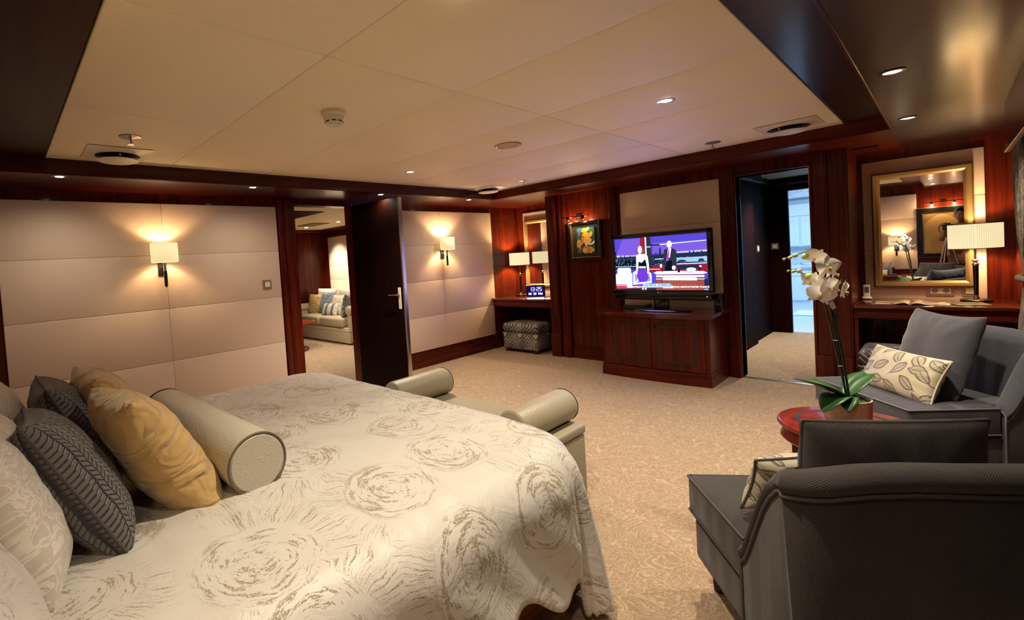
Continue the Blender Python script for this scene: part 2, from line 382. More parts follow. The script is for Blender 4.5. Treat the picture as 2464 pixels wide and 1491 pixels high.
def text(name, body, size, mtx, m, parent=None, extrude=.0008, bold=0, align='CENTER', kern=1.0):
    cu = bpy.data.curves.new('t', 'FONT'); cu.body = body; cu.size = size; cu.extrude = extrude; cu.offset = bold
    cu.align_x = align; cu.align_y = 'CENTER'; cu.space_character = kern
    t = bpy.data.objects.new('t', cu); COL.objects.link(t)
    bpy.context.view_layer.update()
    me = bpy.data.meshes.new_from_object(t.evaluated_get(bpy.context.evaluated_depsgraph_get()))
    bpy.data.objects.remove(t); bpy.data.curves.remove(cu)
    me.name = name; me.materials.clear(); me.materials.append(m)
    me.transform(mtx)
    o = bpy.data.objects.new(name, me); COL.objects.link(o)
    if parent is not None: o.parent = parent
    return o

# ================================================================== THE ROOM
YA = 4.564      # sitting-room wall
XB = 5.654      # television wall
ZS, ZT = 2.14, 2.24   # soffit and tray levels
XBACK, YWIN = -.75, -.95
# floors
sbox('floor', (XBACK-.1, YWIN-.1, -.06), (XB+.8, YA+.02, 0), CARPET)
bm = newbm(); add_box(bm, (1.4, YA+.02, -.06), (5.5, 9.0, 0)); struct('floor_sitting_room', bm, CARPET)
bm = newbm(); add_box(bm, (XB+.801, .3, -.06), (8.7, 2.6, 0)); struct('floor_hall', bm, CARPET)
TILE = plain('pale marble tile', (.62, .66, .70), .12)
bm = newbm(); add_box(bm, (8.7, .4, -.06), (12.9, 3.2, .01)); struct('floor_bathroom', bm, TILE)
# tray ceiling: leather panels with open joints
bm = newbm()
xs = [.30, 1.06, 1.836, 2.612, 3.387, 4.163, 5.04]; ys = [.51, 1.62, 2.74, 3.86, 3.955]
xs[0] = .303
for i in range(len(xs)-1):
    for j, (ya, yb) in enumerate(((.51, 1.62), (1.62, 2.74), (2.74, 3.955))):
        add_box(bm, (xs[i]+.0003, ya+.0005, ZT), (xs[i+1]-.0003, yb-.0005, ZT+.05), .007, 3)
struct('ceiling', bm, CEILP, 40)
sbox('ceiling_backing', (XBACK-.1, YWIN, ZT+.052), (XB+.8, YA+.1, ZT+.10), MATTE)
# upper timber strips at tray level
sbox('ceiling_timber_head', (XBACK, .262, ZT-.004), (.295, 3.99, ZT+.05), W_CEILL)
sbox('ceiling_timber_side', (.295, .262, ZT-.004), (5.06, .498, ZT+.05), W_CEILX)
# soffits
bm = newbm(); add_box(bm, (XBACK, 3.90, ZS), (4.995, YA, ZS+.15)); struct('ceiling_soffit_left', bm, W_SOF)
bm = newbm(); add_box(bm, (4.995, .265, ZS), (6.46, YA, ZS+.15)); struct('ceiling_soffit_far', bm, W_Y)
bm = newbm(); add_box(bm, (XBACK, -.25, ZS), (6.46, .265, ZS+.15)); struct('ceiling_soffit_right', bm, W_CEIL)
sbox('trim_1', (XBACK, .255, ZS-.004), (5.0, .267, ZT), W_X, .003)
# moulding round the tray
def mould(bm, axis, a, b, base, sgn):
    pf = [(.0, ZT), (.0, ZT-.014), (-.012, ZT-.016), (-.012, ZT-.030), (-.024, ZT-.034), (-.030, ZT-.055), (-.046, ZT-.066), (-.048, ZT-.084), (-.058, ZT-.088), (-.060, ZS-.004), (.03, ZS-.004), (.03, ZT)]
    add_prism(bm, [(base+sgn*u, z) for u, z in pf], a, b, axis)
bm = newbm(); mould(bm, 'x', XBACK, 4.998, 3.972, 1); struct('trim_2', bm, W_SOF)
bm = newbm(); mould(bm, 'y', .265, 3.915, 5.060, 1); struct('trim_3', bm, W_Y)
bm = newbm(); add_box(bm, (XBACK, 3.956, ZT-.002), (5.06, 3.975, ZT+.02)); add_box(bm, (5.041, .498, ZT-.002), (5.062, 3.975, ZT+.02)); add_box(bm, (.3, .498, ZT-.003), (5.06, .509, ZT+.02)); struct('trim_4', bm, MATTE)
# --- wall to the sitting room (y = YA)
DX0, DX1, DZ = 2.417, 3.17, 2.10
bm = newbm()
add_box(bm, (XBACK-.1, YA, 0), (DX0, YA+.12, ZS+.05)); add_box(bm, (DX1, YA, 0), (6.46, YA+.12, ZS+.05)); add_box(bm, (DX0, YA, DZ), (DX1, YA+.12, ZS+.05))
struct('wall_left', bm, W_V)
def panelling(name, xs, zs, plane, axis, thick=.022, m=PANEL, sgn=-1):
    bm = newbm()
    for a, b in zip(xs, xs[1:]):
        for c, d in zip(zs, zs[1:]):
            g = 0.0
            lo, hi = sorted((plane, plane+sgn*thick))
            if axis == 'y': add_box(bm, (a+g, lo, c+g), (b-g, hi, d-g), .006, 3)
            else: add_box(bm, (lo, a+g, c+g), (hi, b-g, d-g), .006, 3)
    return struct(name, bm, m, 50)
zl = [.217, .657, 1.124, 1.597, 2.052]
panelling('wall_left_panelling', [.02, 1.137, 2.216], zl, YA, 'y')
panelling('wall_left_panelling', [3.42, 4.60, 5.69], zl, YA, 'y')
panelling('wall_left_panelling', [XBACK+.02, -.06], zl, YA, 'y')
bm = newbm(); add_box(bm, (3.2, YA-.018, 0), (6.4, YA, .12), .004); add_box(bm, (3.2, YA-.01, .12), (6.4, YA, .15), .004)
add_box(bm, (XBACK, YA-.018, 0), (2.22, YA, .12), .004); struct('baseboard_left', bm, W_X)
# timber round the door opening
bm = newbm(); add_box(bm, (2.235, YA-.02, 0), (DX0, YA, 2.13), .004); add_box(bm, (2.30, YA-.028, 0), (2.33, YA-.02, 2.13), .004)
add_box(bm, (DX0-.004, YA-.02, 0), (DX0+.012, YA+.13, DZ), .003)
add_box(bm, (DX1-.012, YA-.01, 0), (DX1+.03, YA+.13, DZ), .003); add_box(bm, (DX0, YA-.01, DZ-.022), (DX1, YA+.13, DZ+.004), .003)
struct('door_1_frame', bm, W_V)
bm = newbm(); add_box(bm, (DX1-.014, YA-.022, 0), (DX1+.002, YA-.008, DZ), .002); struct('door_1_edge_strip', bm, METAL)
# --- door leaf swung into the cabin
dl = thing('door_leaf', 'dark wooden cabin door standing open beside the doorway, steel edged', 'door', (DX1-.005, YA-.02, 0), math.atan2(-.745, .10))
bm = newbm(); add_box(bm, (0, -.02, .012), (.748, .02, 2.085), .002); obj('leaf', bm, W_DARK, dl)
bm = newbm(); add_box(bm, (.748, -.023, .012), (.756, .023, 2.087), .002); add_box(bm, (.738, -.023, .012), (.748, -.0205, 2.087)); o = obj('edge_strip', bm, METAL, dl); o['label'] = 'polished steel edge strip'
bm = newbm(); add_box(bm, (.665, -.0275, .90), (.705, -.0205, 1.13), .003)
o = obj('handle_plate', bm, plain('satin steel plate', (.66, .62, .55), .5, .2), dl); o['label'] = 'steel lock plate'
bm = newbm(); add_tube(bm, [(.685, -.027, 1.055), (.685, -.070, 1.055)], .010, 12); add_tube(bm, [(.69, -.068, 1.055), (.62, -.070, 1.055), (.56, -.066, 1.053)], .008, 12)
o = obj('handle', bm, CHROME, dl, 60); o['label'] = 'chrome lever handle'
for z in (.3, 1.05, 1.85):
    bm = newbm(); add_tube(bm, [(.002, .028, z-.05), (.002, .028, z+.05)], .008, 10); obj('hinge', bm, METAL, dl, 60)
# --- television wall (x = XB)
AL0, AL1 = 3.54, YA         # left alcove
AR0, AR1 = -.36, .565       # right alcove
HY0, HY1, HZ = .825, 1.395, 2.03
XAL, XAR = 6.40, 6.30
bm = newbm()
add_box(bm, (XB, HY1, 0), (XB+.14, AL0, ZS+.05)); add_box(bm, (XB, AR1, 0), (XB+.14, HY0, ZS+.05)); add_box(bm, (XB, HY0, HZ), (XB+.14, HY1, ZS+.05))
struct('wall_far', bm, W_V)
bm = newbm()
add_box(bm, (XAL, AL0-.1, 0), (XAL+.06, YA, ZS+.05)); add_box(bm, (XB+.14, AL0-.12, 0), (XAL+.06, AL0, ZS+.05))
struct('wall_alcove_left', bm, W_V)
bm = newbm(); add_box(bm, (XAR, AR0-.06, 0), (XAR+.06, AR1+.05, ZS+.05)); add_box(bm, (XB+.14, AR1, 0), (XAR+.06, AR1+.08, ZS+.05)); add_box(bm, (4.9, AR0-.10, 0), (XAR+.06, AR0, ZS+.05))
struct('wall_alcove_right', bm, W_V)
# pilasters and rails
def pilaster(bm, y0, y1, x=XB, out=.035, zt=ZS):
    add_box(bm, (x-out, y0, .30), (x+.002, y1, zt), .004)
    add_box(bm, (x-out-.006, y0+.02, .30), (x-out, y0+.03, zt)); add_box(bm, (x-out-.006, y1-.03, .30), (x-out, y1-.02, zt))
    add_box(bm, (x-out-.018, y0-.006, 0), (x+.002, y1+.006, .30), .004)
bm = newbm()
pilaster(bm, 3.415, 3.545, out=.045); pilaster(bm, 3.275, 3.375, out=.03); pilaster(bm, 2.60, 2.69, out=.03); pilaster(bm, 1.41, 1.485, out=.035)
pilaster(bm, .70, .80, out=.03); pilaster(bm, .575, .66, out=.035)
struct('trim_5', bm, W_V)
bm = newbm(); add_box(bm, (XB-.02, 1.4, 0), (XB, 3.42, .10), .004); add_box(bm, (XB-.012, 1.4, .10), (XB, 3.42, .125), .003); add_box(bm, (XB-.016, 2.69, .155), (XB, 3.275, .165)); add_box(bm, (XAL-.015, AL0, 0), (XAL, YA, .1)); struct('baseboard_far', bm, W_Y)
panelling('wall_far_panelling', [1.535, 2.555], [.65, 1.12, 1.60, 2.04], XB, 'x', .018)
panelling('wall_alcove_panelling', [3.62, 4.45], [.749, 1.22, 1.65, 2.045], XAL, 'x', .02)
panelling('wall_alcove_panelling', [-.212, .530], [.749, 1.22, 1.65, 2.045], XAR, 'x', .02)
# doorway to the hall
bm = newbm(); add_box(bm, (XB-.015, HY0-.02, 0), (XB+.16, HY0, HZ+.02), .003); add_box(bm, (XB-.015, HY1, 0), (XB+.16, HY1+.02, HZ+.02), .003); add_box(bm, (XB-.015, HY0, HZ), (XB+.16, HY1, HZ+.022), .003)
struct('door_2_frame', bm, W_V)
bm = newbm(); add_box(bm, (XB-.012, HY0-.002, 0), (XB+.012, HY0+.004, HZ), .001); struct('door_2_edge_strip', bm, plain('brass edging', (.6, .36, .16), .25, 1))
bm = newbm(); add_box(bm, (XB-.012, HY0, 0), (XB+.03, HY1, .008), .002); struct('door_2_threshold', bm, METAL)
# --- back wall behind the bed head, and the window wall: seen in the mirror and from the side
bm = newbm(); add_box(bm, (XBACK-.1, YWIN-.1, 0), (XBACK, YA+.1, ZT+.1)); struct('wall_back', bm, W_V)
panelling('wall_back_panelling', [.385, 1.15, 1.95], [.62, 1.124, 1.597, 2.052], XBACK, 'x', sgn=1)
panelling('wall_back_panelling', [1.99, 3.1, YA-.03], [.62, 1.124, 1.597, 2.052], XBACK, 'x', sgn=1)
bm = newbm()
add_box(bm, (XBACK, YWIN-.1, 0), (.2, YWIN, ZT)); add_box(bm, (.2, YWIN-.1, 0), (4.4, YWIN, .75)); add_box(bm, (.2, YWIN-.1, 1.85), (4.4, YWIN, ZT)); add_box(bm, (4.4, YWIN-.1, 0), (6.4, YWIN, ZT))
add_box(bm, (6.30, YWIN, 0), (6.4, AR0-.1, ZT)); struct('wall_right', bm, W_V)
bm = newbm(); add_box(bm, (.2, YWIN-.06, .75), (4.4, YWIN-.05, 1.85)); struct('window_1', bm, plain('dark night glass', (.01, .015, .03), .05))
bm = newbm(); add_box(bm, (XBACK, YWIN, ZS), (6.4, -.25, ZS+.05)); struct('ceiling_window_bay', bm, W_CEIL)
# pelmet along the window bay
pel = tag(obj('pelmet', (lambda b: (add_box(b, (.3, -.265, 1.835), (4.80, -.247, ZS), .003), add_box(b, (.3, -.252, 1.835), (4.80, -.240, 1.85), .003), b)[2])(newbm()), W_X), 'wooden curtain pelmet board running under the ceiling at the window side', 'pelmet')
# --- hall
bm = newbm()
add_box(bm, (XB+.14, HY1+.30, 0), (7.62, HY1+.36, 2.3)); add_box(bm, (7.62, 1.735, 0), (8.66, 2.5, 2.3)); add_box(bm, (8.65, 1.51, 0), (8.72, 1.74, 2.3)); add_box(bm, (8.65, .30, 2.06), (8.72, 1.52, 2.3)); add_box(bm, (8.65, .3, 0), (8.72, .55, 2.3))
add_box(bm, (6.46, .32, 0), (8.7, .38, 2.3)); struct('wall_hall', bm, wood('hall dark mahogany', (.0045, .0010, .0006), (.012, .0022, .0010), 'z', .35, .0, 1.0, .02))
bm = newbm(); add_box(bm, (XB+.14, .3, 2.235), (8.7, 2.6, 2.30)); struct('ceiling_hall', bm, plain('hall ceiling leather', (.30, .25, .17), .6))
bm = newbm(); add_box(bm, (XB+.14, 1.60, 2.12), (7.7, 1.70, 2.235), .02); add_box(bm, (8.50, .38, 2.14), (8.65, 1.75, 2.235), .02); add_box(bm, (XB+.14, .38, 2.13), (XB+.22, 1.7, 2.235), .01); add_box(bm, (7.6, 1.66, 2.15), (8.6, 1.74, 2.235), .02); struct('trim_6', bm, W_DARK)
# --- bathroom
BT = plain('bathroom white tile wall', (.60, .68, .72), .3); BW = plain('white lacquer', (.72, .76, .80), .25)
def marble(name):
    m, nt, b = mat(name); n = noise(nt, coords(nt), 3, 5, .6, 2.5)
    L(nt, ramp(nt, n.outputs[0], [(.46, (.74, .74, .75)), (.5, (.50, .46, .44)), (.54, (.76, .77, .78))]), b.inputs['Base Color']); setp(b, rough=.2); return m
MARB = marble('veined white marble')
bm = newbm(); add_box(bm, (8.72, 2.9, 0), (12.9, 3.0, 2.5)); add_box(bm, (8.72, .3, 0), (12.9, .4, 2.5)); add_box(bm, (12.4, .3, 0), (12.5, 3, 2.5)); struct('wall_bathroom', bm, BT)
bm = newbm(); add_box(bm, (8.7, .3, 2.42), (12.9, 3, 2.5)); add_box(bm, (12.15, .4, 2.16), (12.4, 2.9, 2.42), .03); struct('ceiling_bathroom', bm, MARB)
vt = thing('vanity_unit', 'white bathroom vanity with marble top seen through the far doorway', 'cabinet', (11.75, 2.0, .01))
bm = newbm(); add_box(bm, (.02, -1.1, .0), (.62, .78, .76)); obj('body', bm, BW, vt)
bm = newbm(); add_box(bm, (-.03, -1.12, .76), (.64, .8, .82), .006); obj('countertop', bm, MARB, vt)
for k, y in enumerate((-.52, .02, .40)):
    bm = newbm(); w_ = .5 if k != 2 else .30
    add_box(bm, (.0, y-w_/2, .14), (.02, y+w_/2-.02, .70), .003); add_box(bm, (-.012, y-w_/2, .14), (0, y+w_/2-.02, .22), .002); add_box(bm, (-.012, y-w_/2, .62), (0, y+w_/2-.02, .70), .002)
    add_box(bm, (-.012, y-w_/2, .22), (0, y-w_/2+.07, .62), .002); add_box(bm, (-.012, y+w_/2-.09, .22), (0, y+w_/2-.02, .62), .002); obj('door', bm, BW, vt)
tp = thing('bathroom_tap', 'chrome tap over the basin in the far bathroom', 'tap', (11.95, 2.0, .83))
bm = newbm(); add_tube(bm, [(0, 0, 0), (0, 0, .10), (-.03, 0, .13), (-.09, 0, .12)], .012, 10); obj('spout', bm, CHROME, tp, 60)
for yy in (-.09, .09):
    bm = newbm(); add_tube(bm, [(0, yy, 0), (0, yy, .05)], .014, 10); obj('tap_handle', bm, CHROME, tp, 60)
bs = thing('wash_basin', 'white basin rim set in the bathroom counter', 'basin', (11.98, 1.72, .83))
bm = newbm(); add_lathe(bm, [(.17, 0), (.19, .012), (.185, .018), (.15, .01), (.06, .004)], 28); obj('bowl', bm, BW, bs, 50)
wc = thing('wall_cabinet', 'pale wall cupboards above the bathroom vanity', 'cabinet', (12.25, 1.95, 1.18))
bm = newbm(); add_box(bm, (0, -.95, 0), (.15, .9, .62)); add_box(bm, (-.03, -.97, .62), (.15, .92, .86), .02); obj('body', bm, BW, wc)
for y in (-.66, -.22, .22, .66):
    bm = newbm(); add_box(bm, (-.015, y-.20, .02), (0, y+.20, .60), .003); add_box(bm, (-.028, y-.2, .02), (-.015, y-.14, .60)); add_box(bm, (-.028, y+.14, .02), (-.015, y+.2, .6)); add_box(bm, (-.028, y-.14, .02), (-.015, y+.14, .09)); add_box(bm, (-.028, y-.14, .53), (-.015, y+.14, .6))
    obj('door', bm, BW, wc)
bm = newbm(); add_box(bm, (10.5, 1.15, .01), (11.15, 1.85, .03), .008); tag(obj('bath_mat', bm, plain('white towelling', (.8, .82, .85), .9)), 'white bath mat lying on the bathroom floor', 'bath mat')
light('AREA', (10.4, 1.7, 2.38), 13, (.42, .66, 1.0), size=1.6)
# --- sitting room
bm = newbm()
add_box(bm, (1.4, 8.9, 0), (5.5, 9.0, 2.3)); add_box(bm, (5.4, YA+.12, 0), (5.5, 8.9, 2.3)); add_box(bm, (1.3, YA+.12, 0), (1.4, 8.9, 2.3)); struct('wall_sitting_room', bm, W_V)
bm = newbm(); add_box(bm, (1.3, YA+.12, 2.2), (5.5, 9, 2.3)); struct('ceiling_sitting_room', bm, CEILP)
bm = newbm(); add_box(bm, (1.4, 8.80, 2.14), (5.4, 8.9, 2.2), .01); add_box(bm, (5.30, YA+.12, 2.14), (5.4, 8.9, 2.2), .01); struct('trim_7', bm, W_X)
panelling('wall_sitting_room_panelling', [5.5, 6.3, 7.33, 8.70], [.25, 1.124, 1.40, 1.70, 2.02], 5.4, 'x')
bm = newbm(); add_box(bm, (3.05, 5.9, 2.19), (3.62, 7.05, 2.205)); struct('trim_8', bm, W_DARK)
OLIVE = plain('olive vent grille', (.22, .19, .06), .6)

# ================================================================== CEILING FITTINGS
def downlight(loc, label, group=None, energy=P_DOWN, r=.034, col=WARM, spot=116, blend=.9, aim=None):
    t = thing('downlight', label, 'ceiling light', loc, 0, group)
    bm = newbm(); add_lathe(bm, [(r*.95, .004), (r*1.35, -.001), (r*1.38, -.004), (r*1.0, -.0055), (r*.95, -.002)], 28, cap=False); obj('trim_ring', bm, METAL, t, 50)
    bm = newbm(); add_lathe(bm, [(.001, -.0035), (r*.6, -.005), (r*.97, -.002)], 24, cap=False); obj('lamp_glass', bm, BULB, t, 50)
    if energy: light('SPOT', (loc[0], loc[1], loc[2]-.02), energy, col, spot_size=math.radians(spot), spot_blend=blend, shadow_soft_size=.03).rotation_euler = aim or (0, 0, 0)
    return t
G = 'recessed ceiling spotlights'
downlight((.38, 3.99, ZS), 'recessed spotlight in timber soffit above the big cream wall, nearest bed head', G, energy=3.2, spot=165, blend=1.0)
downlight((1.75, 3.99, ZS), 'recessed spotlight in timber soffit just left of the sitting room doorway', G, energy=3.2, spot=165, blend=1.0)
downlight((3.17, 3.99, ZS), 'recessed spotlight in timber soffit over the top edge of the open door', G, energy=3.2, spot=165, blend=1.0)
downlight((4.62, 4.02, ZS), 'recessed spotlight in timber soffit above the sconce beside the open door', G, energy=3.2, spot=165, blend=1.0)
downlight((3.23, .158, ZS), 'recessed spotlight in glossy dark ceiling, the larger and nearer of the two at right', G, energy=P_DOWN*.8)
downlight((4.66, .162, ZS), 'recessed spotlight in glossy dark ceiling near the desk alcove', G, energy=P_DOWN*.8)
downlight((3.02, 1.07, ZT), 'recessed spotlight in the ivory tray ceiling toward the bathroom door', G, energy=P_DOWN*1.3)
downlight((2.996, 3.307, ZT), 'small recessed spotlight in the ivory tray ceiling near the vent by the corner', G, energy=P_DOWN*1.9)
downlight((1.15, 1.0, ZT), 'recessed spotlight in the ivory tray ceiling over the near side of the bed', G, energy=P_DOWN*.95)
downlight((1.25, 2.2, ZT+.0), 'recessed spotlight in the ivory tray ceiling over the middle of the bed', G, energy=P_DOWN*.001) if False else None
downlight((1.8, .158, ZS), 'recessed spotlight in glossy dark ceiling above the grey armchair', G, energy=P_DOWN*.12)
downlight((.38, .158, ZS), 'recessed spotlight in glossy dark ceiling beside the bed head', G, energy=P_DOWN*.3)
G2 = 'sitting room ceiling spotlights'
downlight((3.34, 6.02, 2.2), 'nearest sitting room spotlight, topmost through the doorway', G2, energy=24, r=.04)
downlight((4.65, 8.27, 2.2), 'sitting room spotlight close to the far wall, lighting the cream panel', G2, energy=34, r=.045, spot=66, aim=(0, -.62, 0))
downlight((4.70, 7.20, 2.2), 'sitting room spotlight above the front of the sofa', G2, energy=24, r=.04)
downlight((3.40, 6.75, 2.19), 'sitting room spotlight at the dark ceiling strip', G2, energy=14, r=.03)
bm = newbm(); add_box(bm, (4.30, 7.40, 2.188), (4.64, 8.0, 2.2)); tag(obj('ceiling_grille', bm, OLIVE), 'olive square ceiling grille in the sitting room', 'vent')
downlight((7.50, 1.23, 2.235), 'single recessed spotlight in the hall ceiling', None, energy=45, r=.036)

def vent(loc, label):
    t = thing('ceiling_vent', label, 'vent', loc, 0, 'ceiling air vents')
    bm = newbm()
    o_, i_ = .185, .130; n = 48; A = []; B = []
    for k in range(n):
        a = 2*PI*k/n; c, s = math.cos(a), math.sin(a); q = o_/max(abs(c), abs(s))
        A.append(bm.verts.new((c*q, s*q, -.004))); B.append(bm.verts.new((c*i_, s*i_, -.020)))
    for k in range(n): bm.faces.new((A[k], A[(k+1) % n], B[(k+1) % n], B[k]))
    obj('frame', bm, VENTW, t, 50)
    bm = newbm(); add_lathe(bm, [(.131, -.019), (.128, -.002), (.07, -.001)], 40); obj('throat', bm, MATTE, t, 50)
    bm = newbm(); add_lathe(bm, [(.02, -.030), (.07, -.036), (.115, -.046), (.122, -.050), (.105, -.055), (.03, -.058), (.001, -.058)], 40, cap=False); obj('diffuser_disc', bm, VENTW, t, 50)
    for a in (.5, 2.6, 4.7):
        bm = newbm(); add_box(bm, (math.cos(a)*.085-.005, math.sin(a)*.085-.005, -.034), (math.cos(a)*.085+.005, math.sin(a)*.085+.005, -.002)); obj('bracket', bm, VENTW, t)
vent((.665, 3.60, ZT), 'round disc air vent in square frame, at the bed end of the ceiling')
vent((4.66, 3.73, ZT), 'round disc air vent in the ceiling corner above the desk with the clock')
vent((4.60, .78, ZT), 'round disc air vent in the ceiling outside the bathroom hall doorway')
def sprinkler(loc, label):
    t = thing('fire_sprinkler', label, 'sprinkler', loc, random.random()*3, 'fire sprinklers')
    bm = newbm(); add_lathe(bm, [(.060, -.001), (.058, -.005), (.030, -.009), (.012, -.013)], 24); obj('rose', bm, plain('aged steel', (.30, .27, .23), .3, .8), t, 40)
    bm = newbm(); add_tube(bm, [(.012, 0, -.012), (.017, 0, -.025), (.010, 0, -.038), (0, 0, -.044)], .003, 8); add_tube(bm, [(-.012, 0, -.012), (-.017, 0, -.025), (-.010, 0, -.038), (0, 0, -.044)], .003, 8)
    add_lathe(bm, [(.004, -.044), (.018, -.046), (.018, -.048)], 20); obj('deflector', bm, CHROME, t, 40)
    bm = newbm(); add_tube(bm, [(0, 0, -.012), (0, 0, -.040)], .0035, 8); obj('bulb', bm, plain('red glass bulb', (.35, .02, .01), .2), t, 60)
sprinkler((.655, 3.15, ZT), 'chrome fire sprinkler beside the vent at the bed end')
sprinkler((4.635, 3.19, ZT), 'chrome fire sprinkler near the ceiling corner vent')
sprinkler((4.66, 1.30, ZT), 'chrome fire sprinkler left of the vent by the hall doorway')
t = thing('smoke_detector', 'white domed smoke detector on the ivory ceiling', 'smoke detector', (1.445, 2.185, ZT)); t.scale = (1.12, 1.12, 1.3)
bm = newbm(); add_lathe(bm, [(.060, 0), (.060, -.014), (.055, -.019), (.050, -.021)], 40); obj('base', bm, VENTW, t, 40)
bm = newbm(); add_lathe(bm, [(.050, -.021), (.048, -.036), (.044, -.040), (.042, -.049), (.036, -.053), (.034, -.058), (.02, -.060)], 40); obj('head', bm, VENTW, t, 30)
for k in range(8):
    a = k*PI/4+.2; bm = newbm(); add_box(bm, (.0415, -.009, -.047), (.0445, .009, -.0425), mtx=Matrix.Rotation(a, 4, 'Z')); obj('slot', bm, MATTE, t)
t = thing('ceiling_speaker', 'round brass-rimmed ceiling speaker grille', 'speaker', (3.025, 2.204, ZT))
bm = newbm(); add_lathe(bm, [(.088, -.001), (.100, -.001), (.102, -.006), (.094, -.009), (.088, -.004)], 48, cap=False); obj('rim', bm, plain('satin brass', (.62, .43, .18), .3, .9), t, 50)
bm = newbm(); add_lathe(bm, [(.001, -.004), (.089, -.004)], 40, cap=False); obj('grille', bm, plain('tan speaker mesh', (.52, .40, .22), .7), t)

# ================================================================== LAMPS
def table_lamp(loc, label, r=.15, hs=.195, z0=.455, energy=9):
    t = thing('table_lamp', label, 'lamp', loc, 0, 'desk lamps')
    bm = newbm(); add_lathe(bm, [(.085, 0), (.090, .004), (.090, .016), (.084, .021), (.02, .024)], 40); obj('base', bm, BRONZE, t, 40)
    bm = newbm(); add_lathe(bm, [(.018, .022), (.018, .034), (.011, .045), (.011, .06)], 20); o = obj('collar', bm, CHROME, t, 40); o['label'] = 'chrome collar at the foot'
    bm = newbm(); add_lathe(bm, [(.013, .055), (.017, .30)], 20); obj('stem', bm, BLACK, t, 40)
    bm = newbm(); add_lathe(bm, [(.018, .30), (.021, .306), (.021, .314), (.011, .318), (.011, .330), (.019, .334), (.019, .342), (.006, .348), (.006, z0+.12)], 20); o = obj('rod', bm, CHROME, t, 40); o['label'] = 'chrome rod with double ring'
    n = 48; bm = newbm(); R = []
    for z in (z0, z0+hs):
        R.append([bm.verts.new((r*math.cos(2*PI*k/n), r*math.sin(2*PI*k/n), z)) for k in range(n)])
    for k in range(n): bm.faces.new((R[0][k], R[0][(k+1) % n], R[1][(k+1) % n], R[1][k]))
    sh = obj('lamp_shade', bm, SHADE, t, 50); sm = sh.modifiers.new('s', 'SOLIDIFY'); sm.thickness = .003
    for z in (z0, z0+hs):
        bm = newbm(); add_tube(bm, [(r*1.004*math.cos(a*PI/20), r*1.004*math.sin(a*PI/20), z) for a in range(40)], .0028, 6, closed=True); obj('binding', bm, plain('brown shade binding', (.30, .18, .07), .6), sh, 60)
    light('POINT', (loc[0], loc[1], loc[2]+z0+hs*.5), energy, WARM2, shadow_soft_size=.03)
table_lamp((6.06, 4.33, .765), 'table lamp with ivory shade and black stem beside the digital clock', r=.15, hs=.19, z0=.47, energy=7.5)
table_lamp((6.05, -.145, .765), 'table lamp with pleated ivory shade on the desk beside the gold mirror', r=.149, hs=.20, z0=.44, energy=4.2)
def sconce(loc, rz, label, energy=5):
    t = thing('wall_sconce', label, 'wall light', loc, rz, 'wall sconces')   # local -y points away from the wall
    bm = newbm(); add_box(bm, (-.035, -.012, -.115), (.035, 0, .02), .003); obj('backplate', bm, BRONZE, t)
    bm = newbm(); add_tube(bm, [(0, -.01, -.045), (0, -.095, -.045)], .006, 10); add_tube(bm, [(0, -.095, -.075), (0, -.095, .05)], .013, 12); o = obj('bracket', bm, CHROME, t, 60); o['label'] = 'chrome bracket'
    bm = newbm(); add_lathe(bm, [(.010, -.21), (.014, -.20), (.015, -.075)], 16, (0, -.095, 0)); obj('stem', bm, BLACK, t, 50)
    bm = newbm(); add_lathe(bm, [(.006, -.218), (.009, -.21)], 12, (0, -.095, 0)); obj('finial', bm, CHROME, t, 50)
    n = 44; R = []; bm = newbm()
    for z in (.0, .165):
        R.append([bm.verts.new((.108*math.cos(2*PI*k/n), -.115+.088*math.sin(2*PI*k/n), z)) for k in range(n)])
    for k in range(n): bm.faces.new((R[0][k], R[0][(k+1) % n], R[1][(k+1) % n], R[1][k]))
    sh = obj('lamp_shade', bm, SHADE2, t, 50); sm = sh.modifiers.new('s', 'SOLIDIFY'); sm.thickness = .003
    p = Matrix.Rotation(rz, 4, 'Z') @ Vector((0, -.115, .085)); light('POINT', Vector(loc)+p, energy, WARM2, shadow_soft_size=.02)
sconce((1.107, YA-.022, 1.532), 0, 'wall sconce with pleated shade on the big cream wall over the bed', 1.5)
sconce((4.600, YA-.022, 1.525), 0, 'wall sconce with pleated shade on the cream panel right of the open door', 3.2)
sconce((XBACK+.022, .66, 1.10), PI/2, 'wall sconce on the panelled wall behind the bed head, seen in the mirror', 2)

def plate(loc, rz, label, n=1, kind='switch', w=.092):
    t = thing('light_switch' if kind == 'switch' else 'power_socket', label, 'switch' if kind == 'switch' else 'socket', loc, rz)
    W = w+.07*(n-1)
    bm = newbm(); add_box(bm, (-W/2, -.008, -w/2), (W/2, 0, w/2), .002); obj('plate', bm, PLATE, t)
    if kind == 'switch':
        bm = newbm(); add_box(bm, (-.026, -.013, -.026), (.026, -.008, .026), .002); obj('rocker', bm, WHITEP, t)
    else:
        bm = newbm(); add_box(bm, (-W/2+.02, -.012, -.027), (W/2-.02, -.008, .027), .002); obj('insert', bm, WHITEP, t)
        for s in (-.033, .033):
            bm = newbm(); add_lathe(bm, [(.021, .0005), (.021, -.0125), (.018, -.0125)], 24, mtx=Matrix.Translation((s, 0, 0)) @ Matrix.Rotation(-PI/2, 4, 'X')); obj('outlet', bm, plain('grey socket well', (.25, .23, .2), .5), t, 40)
    return t
plate((2.063, YA-.022, 1.263), 0, 'square light switch on the big cream wall near the doorway')
plate((XAR-.02, .052, .835), -PI/2, 'double power socket with bronze plate beneath the gold mirror', 2, 'socket')
plate((XAR-.02, -.118, .835), -PI/2, 'single switch plate behind the lamp stem on the desk')
plate((8.648, 1.675, 1.272), -PI/2, 'small switch plate on the dark wall at the end of the hall')
